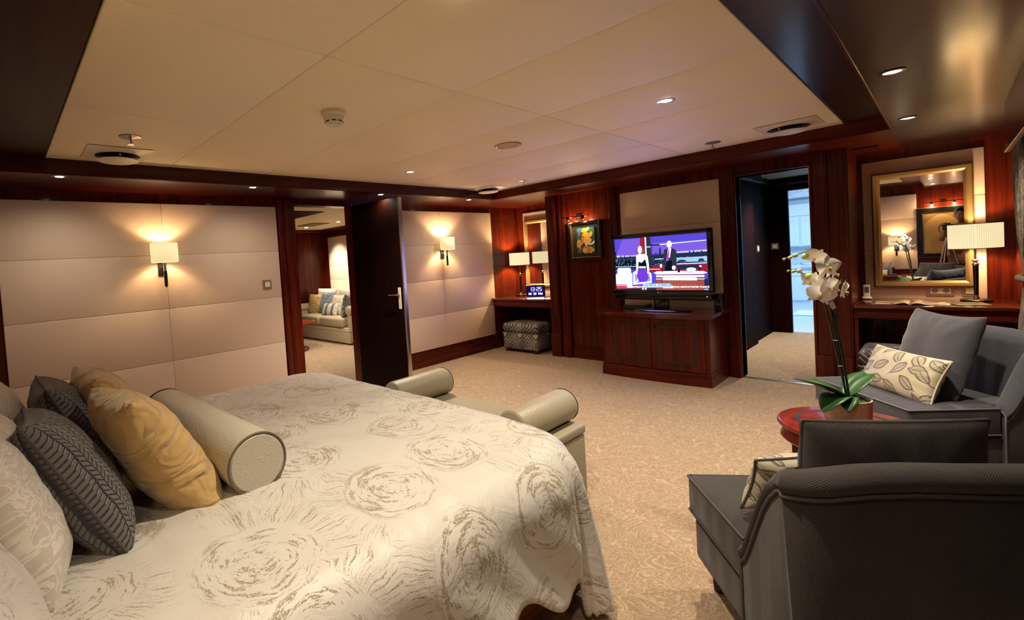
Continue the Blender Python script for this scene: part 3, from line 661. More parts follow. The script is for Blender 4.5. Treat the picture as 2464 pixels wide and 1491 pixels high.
plate((7.95, 1.733, 1.26), 0, 'switch plate on the dark side wall of the hall')

# ================================================================== DESKS, MIRRORS
def desk(x0, x1, y0, y1, label):
    t = thing('desk', label, 'desk', ((x0+x1)/2, (y0+y1)/2, 0)); ox, oy = (x0+x1)/2, (y0+y1)/2
    bm = newbm(); add_box(bm, (x0-ox, y0-oy, .735), (x1-ox, y1-oy, .765), .006, 3); obj('desk_top', bm, W_TOPD, t, 40)
    bm = newbm(); add_box(bm, (x0-ox+.035, y0-oy, .645), (x0-ox+.055, y1-oy, .735), .003); add_box(bm, (x0-ox+.030, y0-oy+.05, .655), (x0-ox+.036, y1-oy-.05, .725), .002); obj('drawer_front', bm, W_Y, t)
    for yy in (y0-oy+.001, y1-oy-.026):
        bm = newbm(); add_box(bm, (x0-ox+.05, yy, 0), (x1-ox, yy+.025, .735)); obj('side_panel', bm, W_V, t)
W_TOPD = wood('polished desk mahogany', (.06, .008, .003), (.15, .018, .006), 'y', .07, 1.0)
DL = (5.60, 6.37); DR = (5.64, 6.275)
desk(5.60, XAL-.024, AL0+.005, YA-.004, 'built-in mahogany desk in the corner alcove holding the digital clock')
desk(5.645, XAR-.024, AR0+.004, AR1-.004, 'built-in mahogany desk under the gold mirror at the window side')
def mirror(x, y0, y1, z0, z1, label):
    t = thing('wall_mirror', label, 'mirror', (x, (y0+y1)/2, z0)); h = z1-z0; hw = (y1-y0)/2; fwid = .058
    prof = [(0, 0), (0, -.030), (.012, -.042), (.030, -.040), (.046, -.030), (fwid, -.016), (fwid, 0)]   # inward offset, outward x
    bm = newbm(); loops = []
    for o_, x_ in prof:
        loops.append([bm.verts.new((x_, -hw+o_, o_)), bm.verts.new((x_, hw-o_, o_)), bm.verts.new((x_, hw-o_, h-o_)), bm.verts.new((x_, -hw+o_, h-o_))])
    loops = [[bm_v for bm_v in lp] for lp in loops]
    for A, B in zip(loops, loops[1:]):
        for k in range(4): bm.faces.new((A[k], A[(k+1) % 4], B[(k+1) % 4], B[k]))
    obj('frame', bm, GOLDF, t, 35)
    bm = newbm(); add_box(bm, (-.014, -hw+fwid-.004, fwid-.004), (-.002, hw-fwid+.004, h-fwid+.004)); obj('mirror_glass', bm, MIRR, t)
mirror(XAR-.02, -.152, .468, .868, 1.924, 'gold framed mirror above the window side desk, reflecting the painting')
mirror(XAL-.02, 3.80, 4.42, .868, 1.924, 'gold framed mirror in the corner alcove behind the digital clock')

# digital clock
t = thing('digital_clock', 'black digital clock with blue digits on the corner desk', 'clock', (5.93, 3.985, .765), math.radians(-52))
# local: front faces -y
t.rotation_euler = (0, 0, math.radians(-62))
bm = newbm(); add_box(bm, (-.135, -.02, .004), (.135, .022, .170), .006, 3); obj('case', bm, BLACK, t, 40)
bm = newbm(); add_box(bm, (-.126, -.0215, .012), (.126, -.0202, .163)); obj('display', bm, plain('deep blue display', (.001, .001, .002), .6, emc=(.03, .01, .25), em=.05, spec=.05), t)
BLUE = emis('blue white digits', (.34, .38, 1.0), .55)
RX = Matrix.Rotation(PI/2, 4, 'X')
def seg7(bm, x, z, ch, w_=.027, h_=.052, s=.0062):
    SEG = {'a': ((0, h_), (w_, h_)), 'b': ((w_, h_/2), (w_, h_)), 'c': ((w_, 0), (w_, h_/2)), 'd': ((0, 0), (w_, 0)), 'e': ((0, 0), (0, h_/2)), 'f': ((0, h_/2), (0, h_)), 'g': ((0, h_/2), (w_, h_/2))}
    for k in {'1': 'bc', '3': 'abgcd', '2': 'abged', '5': 'afgcd'}[ch]:
        (x0, z0), (x1, z1) = SEG[k]; add_box(bm, (x+min(x0, x1)-s/2, -.0245, z+min(z0, z1)-s/2), (x+max(x0, x1)+s/2, -.0225, z+max(z0, z1)+s/2))
bm = newbm(); seg7(bm, -.085, .086, '1'); seg7(bm, -.043, .086, '3'); seg7(bm, .020, .086, '2'); seg7(bm, .060, .086, '5')
add_box(bm, (.001, -.0245, .097), (.008, -.0225, .104)); add_box(bm, (.001, -.0245, .120), (.008, -.0225, .127)); obj('time_digits', bm, BLUE, t)
text('date_text', 'Mi  28  Mai', .044, Matrix.Translation((0, -.0235, .045)) @ RX, BLUE, t, bold=.0018)

light('AREA', (5.90, 3.97, .86), .6, (.30, .22, 1.0), shape='RECTANGLE', size=.24, size_y=.12).rotation_euler = (-PI/2, 0, math.radians(-62))
# items on the right desk
t = thing('room_thermostat', 'small white handset with grey screen standing at the left end of the desk', 'remote control', (6.16, .515, .765), math.radians(-75))
bm = newbm(); add_box(bm, (-.024, -.014, .02), (.024, .010, .135), .008, 3); obj('body', bm, WHITEP, t, 40)
bm = newbm(); add_box(bm, (-.034, -.03, 0), (.034, .03, .022), .008, 3); obj('cradle', bm, WHITEP, t, 40)
bm = newbm(); add_box(bm, (-.015, -.0155, .06), (.015, -.0138, .115), .001); obj('screen', bm, plain('grey lcd', (.10, .11, .10), .2), t)
t = thing('open_magazine', 'open magazine lying spread on the desk below the mirror', 'magazine', (5.82, .22, .765), 0)
def page(sgn):
    bm = newbm(); n = 12; rows = []
    for i in range(n+1):
        u = i/n; y = sgn*u*.225; z = .003+.016*math.exp(-((u-.18)/.16)**2)*(1 if u > 0 else .3)+.002
        rows.append([bm.verts.new((-.135, y, z)), bm.verts.new((.135, y, z))])
    for A, B in zip(rows, rows[1:]): bm.faces.new((A[0], A[1], B[1], B[0]))
    return bm
def pagemat():
    m, nt, b = mat('printed magazine page'); v = coords(nt, (9, 6, 1)); n = noise(nt, v, 1.5, 1)
    L(nt, ramp(nt, n.outputs[0], [(.44, (.66, .50, .36)), (.47, (.22, .12, .08)), (.56, (.25, .14, .09)), (.60, (.70, .58, .45))], 'CONSTANT'), b.inputs['Base Color']); setp(b, rough=.3); return m
PG = pagemat()
for s in (1, -1):
    o = obj('page', page(s), PG, t, 60); sm = o.modifiers.new('s', 'SOLIDIFY'); sm.thickness = .004
t = thing('magazine', 'closed dark magazine lying between the open one and the lamp', 'magazine', (5.80, -.10, .765), .25)
bm = newbm(); add_box(bm, (-.10, -.10, 0), (.13, .09, .008), .001); obj('cover', bm, plain('olive grey cover', (.10, .09, .06), .3), t)

# ================================================================== ALCOVE OTTOMANS
def ottoman(loc, rz, label, w_=.58, d_=.52):
    t = thing('ottoman', label, 'ottoman', loc, rz, 'patterned ottomans under the desks')
    bm = newbm(); add_box(bm, (-w_/2, -d_/2, .045), (w_/2, d_/2, .275), .02, 3); obj('body', bm, KILIM, t, 50, uv='box')
    bm = newbm(); vs = add_box(bm, (-w_/2-.012, -d_/2-.012, .275), (w_/2+.012, d_/2+.012, .415), .055, 5)
    for v in vs:
        if v.co.z > .38: v.co.z += .02*(1-(v.co.x/w_*2)**2)*(1-(v.co.y/d_*2)**2)
    obj('lid_cushion', bm, KILIM, t, 60, uv='box')
    bm = newbm(); q = [(-w_/2-.006, -d_/2-.006), (w_/2+.006, -d_/2-.006), (w_/2+.006, d_/2+.006), (-w_/2-.006, d_/2+.006)]; add_tube(bm, [(a, b, .276) for a, b in q], .004, 6, closed=True); obj('piping', bm, plain('silver piping', (.4, .37, .33), .6), t)
    for sx in (-1, 1):
        for sy in (-1, 1):
            bm = newbm(); add_box(bm, (sx*(w_/2-.05)-.03, sy*(d_/2-.05)-.03, 0), (sx*(w_/2-.05)+.03, sy*(d_/2-.05)+.03, .046), .004); obj('foot', bm, W_V, t)
ottoman((5.80, 4.03, 0), PI/2, 'kilim patterned grey ottoman pushed under the corner desk')
ottoman((5.62, .30, 0), PI/2, 'dark patterned ottoman half hidden behind the far armchair, under the window side desk', .42, .42)

# ================================================================== TV CABINET + TV
cb = thing('tv_cabinet', 'mahogany bow-front television cabinet with two panelled doors', 'cabinet', (5.36, 2.04, 0))
def bow(y, half=.56, depth=.035): return -depth*(1-(y/half)**2)
def bowbox(bm, y0, y1, x0, x1, z0, z1, half=.56, depth=.035, n=12, back=None):
    """x0 = front offset added to the bow curve, x1 = flat back unless back given"""
    ys_ = [y0+(y1-y0)*i/n for i in range(n+1)]
    poly = [(x0+bow(y, half, depth), y) for y in ys_] + ([(x1, y) for y in ys_[::-1]] if back is None else [(back+bow(y, half, depth), y) for y in ys_[::-1]])
    add_prism(bm, poly, z0, z1, 'z')
FX = -.275
bm = newbm(); bowbox(bm, -.525, .535, FX+.012, .29, .10, .665); obj('carcass', bm, W_V, cb, 40)
bm = newbm(); bowbox(bm, -.535, .545, FX-.010, .29, 0, .095); bowbox(bm, -.530, .540, FX-.004, .29, .095, .125); obj('plinth', bm, W_Y, cb, 40)
bm = newbm(); bowbox(bm, -.56, .57, FX-.035, .292, .675, .705, half=.6); bowbox(bm, -.54, .55, FX-.015, .29, .655, .675, half=.58); obj('cabinet_top', bm, W_TOPD, cb, 40)
for i, (a, b) in enumerate(((-.485, -.004), (.004, .490))):
    bm = newbm()
    fr = .085
    bowbox(bm, a, b, FX-.004, 0, .135, .65, back=FX+.012)
    d = obj('door', bm, W_V, cb, 40)
    bm = newbm()
    bowbox(bm, a+fr, b-fr, FX-.010, 0, .135+fr, .65-fr, back=FX-.003)
    obj('panel', bm, W_V, d, 40)
    bm = newbm()
    for (ya, yb, za, zb) in ((a+fr-.02, b-fr+.02, .135+fr-.02, .135+fr), (a+fr-.02, b-fr+.02, .65-fr, .65-fr+.02), (a+fr-.02, a+fr, .135+fr, .65-fr), (b-fr, b-fr+.02, .135+fr, .65-fr)):
        bowbox(bm, ya, yb, FX-.008, 0, za, zb, back=FX-.003, n=6)
    obj('bead', bm, W_BLACK, d, 40)
    ky = -.035 if i == 0 else .035
    bm = newbm(); add_lathe(bm, [(.006, 0), (.006, .012), (.013, .018), (.013, .024), (.005, .028)], 18, mtx=Matrix.Translation((FX-.004+bow(ky), ky, .565)) @ Matrix.Rotation(-PI/2, 4, 'Y')); obj('knob', bm, BRONZE, d, 40)
# television: origin at stand base, screen faces -x, local u axis = -y (viewer's left is +y)
TVX = 5.27; TY0, TY1 = 1.515, 2.515; TZ0, TZ1 = .815, 1.54
tv = thing('television', 'black flat screen television showing a talk show on the mahogany cabinet', 'television', (TVX, 2.015, .705))
o3 = Vector((TVX, 2.015, .705))
def W2(p): return Vector(p)-o3
bm = newbm(); add_box(bm, W2((TVX, TY0, .90)), W2((TVX+.055, TY1, TZ1)), .010, 3)
add_box(bm, W2((TVX-.004, TY0, TZ1-.045)), W2((TVX+.01, TY1, TZ1)), .008, 3); add_box(bm, W2((TVX-.004, TY0, .875)), W2((TVX+.01, TY1, .925)), .006, 3)
add_box(bm, W2((TVX-.004, TY0, .90)), W2((TVX+.01, TY0+.042, TZ1)), .008, 3); add_box(bm, W2((TVX-.004, TY1-.042, .90)), W2((TVX+.01, TY1, TZ1)), .008, 3)
obj('bezel', bm, BLACK, tv, 40)
bm = newbm(); add_box(bm, W2((TVX-.006, TY0+.01, .82)), W2((TVX+.05, TY1-.01, .878)), .016, 3); obj('speaker_bar', bm, plain('glossy black speaker bar', (.006, .006, .006), .12), tv, 40)
bm = newbm(); add_box(bm, W2((TVX+.01, 1.94, .725)), W2((TVX+.05, 2.09, .83)), .01); obj('stand_neck', bm, BLACK, tv, 40)
bm = newbm(); add_lathe(bm, [(.24, 0), (.24, .010), (.22, .016), (.03, .020)], 48, mtx=Matrix.Translation((.03, 0, 0)) @ Matrix.Diagonal((.62, 1.2, 1, 1))); obj('stand_base', bm, BLACK, tv, 40)
SX = TVX-.0005; SY1, SY0, SZ0, SZ1 = TY1-.043, TY0+.043, .926, TZ1-.046
# screen pictures drawn as flat shapes; source coordinates are those of a 2105 x 1491 sketch of the tilted screen
q00, q10, q11, q01 = (72, 195), (1910, 60), (1960, 1222), (128, 1215)      # TL TR BR BL
def scr(x, y):
    u, v = .5, .5
    for _ in range(12):
        px = (1-u)*(1-v)*q00[0]+u*(1-v)*q10[0]+u*v*q11[0]+(1-u)*v*q01[0]; py = (1-u)*(1-v)*q00[1]+u*(1-v)*q10[1]+u*v*q11[1]+(1-u)*v*q01[1]
        dxu = (1-v)*(q10[0]-q00[0])+v*(q11[0]-q01[0]); dyu = (1-v)*(q10[1]-q00[1])+v*(q11[1]-q01[1])
        dxv = (1-u)*(q01[0]-q00[0])+u*(q11[0]-q10[0]); dyv = (1-u)*(q01[1]-q00[1])+u*(q11[1]-q10[1])
        det = dxu*dyv-dxv*dyu; ex, ey = x-px, y-py
        u += (ex*dyv-ey*dxv)/det; v += (dxu*ey-dyu*ex)/det
    u = min(1, max(0, u)); v = min(1, max(0, v)); return SY1+(SY0-SY1)*u, SZ1+(SZ0-SZ1)*v
TVM = {}
def tvm(c):
    if c not in TVM: TVM[c] = (len(TVM), emis('screen glow %d' % len(TVM), c, .22))
    return TVM[c][0]
bm = newbm(); lay = [0]
def sh(c, pts, t_=None):
    lay[0] += 1; x = SX-.00003*lay[0]
    k = tvm(c); vs = []
    for p in pts:
        y, z = scr(*p); vs.append(bm.verts.new(W2((x, y, z))))
    bm.faces.new(vs).material_index = k
def R4(x0, y0, x1, y1): return [(x0, y0), (x1, y0), (x1, y1), (x0, y1)]
def ell(cx, cy, rx, ry, n=18, a0=0, a1=2*PI): return [(cx+rx*math.cos(a0+(a1-a0)*i/n), cy+ry*math.sin(a0+(a1-a0)*i/n)) for i in range(n)]
PUR, PUR2, DK, DKB, SKIN, WHT, LBL, VIO, RED, BRN, GRY = (.075, .05, .52), (.16, .085, .56), (.003, .005, .015), (.010, .022, .055), (.95, .82, .88), (.95, .97, 1), (.55, .72, 1), (.14, .035, .55), (.26, .012, .03), (.22, .045, .03), (.02, .026, .04)
sh(PUR, [(60, 180), (1930, 40), (1980, 1240), (110, 1240)])
sh(PUR2, [(250, 200), (640, 170), (640, 520), (90, 560)]); sh(PUR2, [(900, 260), (1920, 200), (1930, 430), (900, 480)])
sh((.55, .45, .95), [(90, 520), (560, 510), (560, 560), (90, 570)]); sh((.55, .45, .95), [(1380, 440), (1930, 400), (1930, 440), (1380, 470)])
sh(DKB, [(85, 560), (1950, 440), (1960, 800), (100, 800)])
sh(DK, [(90, 640), (570, 620), (570, 745), (100, 750)])
for k in range(12):
    x = 90+k*40+random.random()*10; h = random.choice((20, 30, 45, 60)); sh(DKB, R4(x, 575-h, x+22, 600))
for k in range(14):
    x = 880+k*72; h = random.choice((10, 20, 35, 50)); sh(DKB, R4(x, 500-(x-900)*.03-h, x+30, 560))
sh(DKB, [(1035, 360), (1065, 360), (1075, 560), (1030, 560)]); sh(DKB, [(85, 440), (112, 440), (130, 560), (85, 560)])
for k in range(170):
    x = random.choice((random.uniform(95, 560), random.uniform(890, 1930), random.uniform(890, 1930))); y = random.uniform(560-(x-900)*.05 if x > 800 else 560, 720); s = random.uniform(3, 9)
    sh(random.choice((WHT, LBL, (.35, .5, .9), (.2, .5, .6), (.8, .8, .6))), R4(x, y, x+s*1.4, y+s*.9))
sh(LBL, [(950, 585), (1930, 540), (1930, 556), (950, 600)]); sh((.3, .45, .7), [(1380, 590), (1930, 560), (1930, 640), (1380, 650)])
sh(DKB, ell(1480, 650, 90, 45, 16, PI, 2*PI+.01)); sh(DKB, ell(1830, 640, 60, 60, 16, PI, 2*PI+.01)); sh(LBL, [(1380, 680), (1930, 660), (1930, 680), (1380, 698)])
sh(RED, [(840, 720), (1950, 690), (1950, 850), (840, 850)]); sh(WHT, [(840, 788), (1060, 790), (1060, 800), (840, 800)]); sh(DKB, [(1380, 720), (1800, 700), (1800, 790), (1380, 800)])
sh(RED, [(640, 150), (745, 140), (765, 480), (650, 480)]); sh(WHT, [(740, 145), (765, 143), (800, 760), (770, 760)]); sh(GRY, [(768, 145), (858, 140), (895, 770), (800, 770)])
sh(GRY, [(775, 300), (1045, 285), (1045, 312), (775, 330)]); sh(LBL, [(1050, 285), (1920, 205), (1920, 222), (1050, 305)]); sh(LBL, [(780, 335), (860, 330), (860, 350), (780, 352)])
for x in (945, 1145, 1355, 1580, 1830): sh(VIO, R4(x, 120-(x-945)*.06, x+9, 275-(x-945)*.07))
sh(DKB, [(100, 740), (600, 735), (600, 800), (100, 800)]); sh(LBL, [(110, 738), (570, 732), (570, 742), (110, 748)])
sh(WHT, [(150, 790), (165, 770), (430, 765), (450, 790), (450, 960), (150, 965)]); sh(WHT, [(105, 900), (150, 885), (470, 870), (480, 1100), (120, 1095)]); sh(LBL, [(150, 962), (450, 955), (450, 965), (150, 972)])
sh((.30, .25, .45), [(470, 870), (500, 865), (505, 1110), (485, 1110)])
sh(WHT, [(500, 860), (560, 820), (860, 860), (885, 900), (890, 1070), (505, 1110)]); sh((.25, .32, .5), [(530, 880), (590, 870), (590, 1010), (540, 1060)]); sh((.25, .32, .5), [(800, 880), (840, 880), (870, 1030), (760, 1060), (545, 1078)])
sh((.60, .30, .60), [(120, 1090), (480, 1095), (480, 1135), (122, 1130)]); sh((.55, .05, .06), [(125, 1130), (1000, 1130), (1000, 1180), (130, 1190)]); sh(DKB, [(128, 1188), (1000, 1175), (1000, 1235), (130, 1235)])
# standing woman in a purple skirt, seen from behind
sh((.16, .05, .05), ell(655, 405, 75, 92)); sh((.20, .07, .06), [(590, 410), (600, 500), (690, 500), (740, 460), (720, 400)])
sh(SKIN, ell(640, 400, 45, 80)); sh(SKIN, [(565, 510), (620, 480), (690, 490), (780, 480), (805, 560), (770, 680), (770, 740), (620, 740), (600, 640), (560, 600)])
sh(SKIN, [(560, 540), (605, 540), (610, 740), (600, 900), (560, 910), (565, 760)]); sh(SKIN, [(770, 500), (805, 530), (830, 700), (840, 840), (800, 850), (780, 700)])
sh(DK, [(612, 640), (680, 665), (755, 585), (780, 700), (790, 775), (612, 770)]); sh(SKIN, [(620, 735), (765, 735), (765, 775), (622, 770)])
sh(VIO, [(605, 790), (780, 790), (800, 880), (830, 970), (790, 1030), (700, 1055), (620, 1040), (575, 930), (590, 860)]); sh(SKIN, [(670, 1055), (755, 1060), (740, 1090), (690, 1090)]); sh(SKIN, ell(708, 1190, 18, 25)); sh(SKIN, ell(765, 1190, 18, 25))
# man in a dark suit behind the desk
sh(GRY, [(1135, 400), (1215, 370), (1280, 365), (1360, 400), (1375, 560), (1350, 830), (1130, 830), (1150, 680), (1110, 700), (1090, 690), (1130, 560)])
sh(DK, [(1190, 620), (1290, 620), (1290, 830), (1150, 830)]); sh(WHT, [(1215, 375), (1275, 365), (1250, 560), (1200, 560), (1180, 620)]); sh((.35, .05, .55), [(1222, 400), (1242, 400), (1225, 610), (1190, 640), (1172, 610)])
sh((.90, .85, .92), ell(1235, 290, 52, 72)); sh(SKIN, ell(1075, 725, 24, 40)); sh(SKIN, ell(1325, 765, 36, 45))
sh(WHT, [(925, 870), (990, 838), (1400, 830), (1870, 835), (1940, 870), (1860, 895), (990, 900)]); sh(BRN, [(975, 905), (1890, 905), (1885, 1235), (985, 1235)])
sh(WHT, [(975, 918), (1890, 918), (1885, 955), (980, 955)]); sh((.75, .70, .90), [(1100, 960), (1755, 960), (1755, 1025), (1115, 1020)]); sh(LBL, [(975, 985), (1095, 985), (1095, 1003), (975, 1003)]); sh(LBL, [(1760, 985), (1890, 985), (1890, 1003), (1760, 1003)])
sh((.30, .075, .045), [(1115, 1030), (1755, 1030), (1755, 1235), (1115, 1235)]); sh((.27, .06, .04), R4(985, 1005, 1090, 1235)); sh((.27, .06, .04), R4(1765, 1005, 1885, 1235))
sh(DKB, [(1885, 1000), (1960, 980), (1975, 1235), (1890, 1235)]); sh(WHT, ell(1650, 800, 90, 38)); sh(VIO, [(1500, 845), (1700, 850), (1690, 860), (1500, 855)]); sh(DK, R4(1400, 800, 1445, 860)); sh(DK, R4(1790, 770, 1815, 835)); sh(WHT, ell(1815, 735, 26, 16)); sh(DK, R4(1100, 800, 1115, 850))
# player bar and news ticker
sh((.50, .05, .05), [(500, 1135), (700, 1135), (700, 1170), (500, 1170)]); sh(WHT, [(360, 1100), (480, 1095), (490, 1170), (365, 1170)]); sh((.28, .38, .66), [(700, 1085), (1270, 1080), (1275, 1165), (705, 1168)]); sh(LBL, [(715, 1142), (1255, 1140), (1255, 1154), (715, 1156)])
for x in (740, 820, 920, 1055, 1215): sh(WHT, ell(x, 1112, 18, 8, 10))
sh(WHT, R4(978, 1095, 1012, 1130)); sh(WHT, [(1275, 1125), (1310, 1125), (1312, 1180), (1110, 1180), (1110, 1168), (1275, 1165)]); sh((.45, .05, .08), [(1312, 1132), (1975, 1132), (1975, 1182), (1312, 1182)]); sh((.2, .35, .6), [(1890, 1190), (1980, 1190), (1980, 1240), (1890, 1240)])
obj('screen', bm, [m_ for _, m_ in sorted(TVM.values(), key=lambda t_: t_[0])], tv)
FACE = Matrix(((0, 0, -1, 0), (-1, 0, 0, 0), (0, 1, 0, 0), (0, 0, 0, 1)))    # text facing -x, reading toward -y
WTXT = emis('ticker white', (1, 1, 1), .22)
def tvtext(name, s, x, y, size, m_=WTXT, **k):
    yy, zz = scr(x, y); return text(name, s, size, Matrix.Translation(W2((SX-.009 if m_ is WTXT else SX-.006, yy, zz))) @ FACE, m_, tv, .0002, **k)
tvtext('ticker_text', 'JAPAN GROWS FASTER THAN E', 1638, 1157, .0235, bold=.0006); tvtext('ticker_text', 'WORLD N', 598, 1153, .0235, bold=.0006)
LOGO = plain('silver logo', (.5, .5, .5), .3, .5)
yy = (TY0+TY1)/2
text('logo', 'LG', .022, Matrix.Translation(W2((TVX-.006, yy-.012, .902))) @ FACE, LOGO, tv, .0004)
bm = newbm(); add_lathe(bm, [(.009, 0), (.009, .0015)], 20, mtx=Matrix.Translation(W2((TVX-.004, yy+.016, .902))) @ Matrix.Rotation(-PI/2, 4, 'Y')); obj('logo_disc', bm, LOGO, tv)
bm = newbm(); add_box(bm, W2((TVX-.008, TY0+.055, .858)), W2((TVX-.006, TY0+.061, .863))); obj('power_lamp', bm, emis('standby lamp', (1, .9, .8), 1), tv)
light('AREA', (TVX-.03, 2.015, 1.21), 1.1, (.42, .36, 1.0), shape='RECTANGLE', size=.85, size_y=.5).rotation_euler = (0, PI/2, 0)
# boxes beside and under the television
t = thing('subwoofer_box', 'small black speaker box at the right end of the cabinet top', 'speaker', (5.42, 1.50, .705))
bm = newbm(); add_box(bm, (-.07, -.035, 0), (.07, .045, .175), .01, 3); obj('housing', bm, BLACK, t, 40)
bm = newbm(); add_lathe(bm, [(.028, 0), (.026, .004), (.008, .001)], 24, mtx=Matrix.Translation((-.0705, .005, .11)) @ Matrix.Rotation(-PI/2, 4, 'Y')); obj('cone', bm, MATTE, t, 40)
t = thing('media_player', 'flat black media box beneath the television on the cabinet', 'media player', (5.45, 2.33, .705))
bm = newbm(); add_box(bm, (-.10, -.12, 0), (.10, .12, .045), .004); obj('housing', bm, BLACK, t)

# ================================================================== PICTURES
def frame_box(bm, w_, h_, fwid, dep, x=0):
    add_box(bm, (x-dep, -w_/2, 0), (x, -w_/2+fwid, h_), .004); add_box(bm, (x-dep, w_/2-fwid, 0), (x, w_/2, h_), .004)
    add_box(bm, (x-dep, -w_/2+fwid, 0), (x, w_/2-fwid, fwid), .004); add_box(bm, (x-dep, -w_/2+fwid, h_-fwid), (x, w_/2-fwid, h_), .004)
pt = thing('framed_painting', 'deep black framed painting of yellow rounded shapes under a picture light', 'painting', (XB, 3.0, 1.285))
PW, PH = .43, .475
bm = newbm(); frame_box(bm, PW, PH, .020, .075); obj('frame', bm, BLACK, pt)
bm = newbm(); frame_box(bm, PW-.04, PH-.04, .008, .05); bmm = obj('inner_edge', bm, GOLDF, pt); bmm.location = (0, 0, .02)
bm = newbm(); add_box(bm, (-.012, -PW/2+.015, .015), (-.002, PW/2-.015, PH-.015)); obj('mount', bm, plain('charcoal leather mount', (.05, .045, .04), .3), pt)
def art1():
    bm = newbm(); cols = [(.02, .07, .16), (.02, .16, .09), (.72, .42, .04), (.55, .25, .03), (.80, .76, .68), (.55, .05, .03), (.70, .60, .08), (.05, .20, .45), (.75, .50, .10)]
    ms = [plain('paint %d' % i, c, .5) for i, c in enumerate(cols)]
    k = [0]
    def P(ci, pts):
        k[0] += 1; f = bm.faces.new([bm.verts.new((-.034-.0003*k[0], .118-u*.236, .07+v*.33)) for u, v in pts]); f.material_index = ci
    def E(ci, cx, cy, rx, ry, a=0, n=20): P(ci, [(cx+rx*math.cos(t_)*math.cos(a)-ry*math.sin(t_)*math.sin(a), cy+rx*math.cos(t_)*math.sin(a)+ry*math.sin(t_)*math.cos(a)) for t_ in [2*PI*i/n for i in range(n)]])
    add_box(bm, (-.034, -.118, .07), (-.012, .118, .40), .003)
    P(0, [(0, 0), (1, 0), (1, 1), (0, 1)]); E(7, .16, .90, .14, .09); E(1, .85, .85, .15, .14); E(1, .12, .5, .11, .2); E(1, .9, .3, .09, .2); E(1, .15, .15, .12, .12)
    E(2, .52, .62, .22, .20, .3); E(2, .45, .88, .17, .10); E(8, .62, .92, .12, .07, .4); E(2, .80, .72, .12, .09, .8); E(3, .33, .52, .07, .20, -.25); E(2, .12, .38, .13, .16); E(3, .10, .40, .06, .08); E(8, .60, .48, .24, .12, .1)
    P(4, [(.46, .36), (.60, .42), (.78, .38), (1, .48), (1, .38), (.80, .30), (.62, .34), (.48, .28)]); E(3, .55, .15, .26, .15, .1); E(2, .85, .16, .16, .06, -.5); E(2, .83, .08, .14, .05, .5); E(8, .45, .12, .12, .09); E(5, .17, .18, .07, .09); E(4, .20, .22, .03, .03); E(5, .17, .74, .06, .06)
    for i in range(26): E(6 if i % 2 else 1, random.random()*.4, random.random(), .016, .012, 0, 8)
    return bm, ms
bm, ms = art1(); obj('canvas', bm, ms, pt)
def pic_light(loc, rz, label, w_, n=2, energy=2.5, tilt=0):
    t = thing('picture_light', label, 'picture light', loc, rz, 'picture lights')     # local -x out of the wall
    bm = newbm(); add_tube(bm, [(0, 0, .035), (-.06, 0, .04), (-.12, 0, .02)], .006, 10); add_box(bm, (-.008, -.04, .015), (0, .04, .06), .004); obj('bracket', bm, BRONZE, t, 50)
    bm = newbm(); add_tube(bm, [(-.12, -w_/2, .02), (-.12, w_/2, .02)], .007, 12); obj('bar', bm, BRONZE, t, 50)
    for s in ([-.28, .28] if n == 2 else [0]):
        bm = newbm(); add_lathe(bm, [(.014, 0), (.020, .03), (.021, .035)], 18, mtx=Matrix.Translation((-.115, s*w_, .012)) @ Matrix.Rotation(PI+.5, 4, 'Y')); h_ = obj('spot_head', bm, BRONZE, t, 50)
        bm = newbm(); add_lathe(bm, [(.001, .034), (.019, .034)], 16, mtx=Matrix.Translation((-.115, s*w_, .012)) @ Matrix.Rotation(PI+.5, 4, 'Y'), cap=False); obj('bulb', bm, BULB, h_)
        p = Matrix.Rotation(rz, 4, 'Z') @ Vector((-.09, s*w_, -.045)); light('POINT', Vector(loc)+p, energy, WARM2, shadow_soft_size=.012)
    return t
pic_light((XB, 3.08, 1.805), 0, 'slim black picture light above the painting of yellow shapes', .36, 2, .6)
# painting behind the bed head (seen in the mirror)
p2 = thing('framed_drawing', 'black framed golden drawing with an arched top, seen in the desk mirror', 'painting', (XBACK, .065, .84), PI)
bm = newbm(); frame_box(bm, .64, .92, .075, .035); obj('frame', bm, BLACK, p2)
bm = newbm(); frame_box(bm, .66, .94, .012, .028); o = obj('outer_edge', bm, GOLDF, p2); o.location = (0, 0, -.01)
bm = newbm(); frame_box(bm, .50, .78, .010, .03); o = obj('inner_edge', bm, GOLDF, p2); o.location = (0, 0, .07)
bm = newbm(); add_box(bm, (-.014, -.25, .07), (-.004, .25, .85)); add_prism(bm, [(-.23+.46*i/20, .62+.17*math.sin(PI*i/20)) for i in range(21)]+[(.23, .10), (-.23, .10)], -.0155, -.0145, 'x', 1)
add_prism(bm, [(.03+.085*math.cos(a*.4), .52+.11*math.sin(a*.4)) for a in range(16)], -.017, -.0156, 'x', 2); add_prism(bm, [(.02+.05*math.cos(a*.4), .50+.07*math.sin(a*.4)) for a in range(16)], -.018, -.0171, 'x', 3)
add_prism(bm, [(-.16, .12), (.17, .12), (.15, .32), (.06, .42), (-.05, .42), (-.14, .33)], -.017, -.0156, 'x', 4)
obj('drawing', bm, [plain('ochre paper', (.33, .20, .06), .5), plain('golden wash', (.60, .38, .13), .5), plain('umber wash', (.25, .14, .05), .5), plain('pale ochre', (.66, .47, .22), .5), plain('tan wash', (.50, .31, .11), .5)], p2)
pic_light((XBACK, .05, 1.84), PI, 'double headed picture light over the golden drawing, seen in the mirror', .5, 2, 1.0)

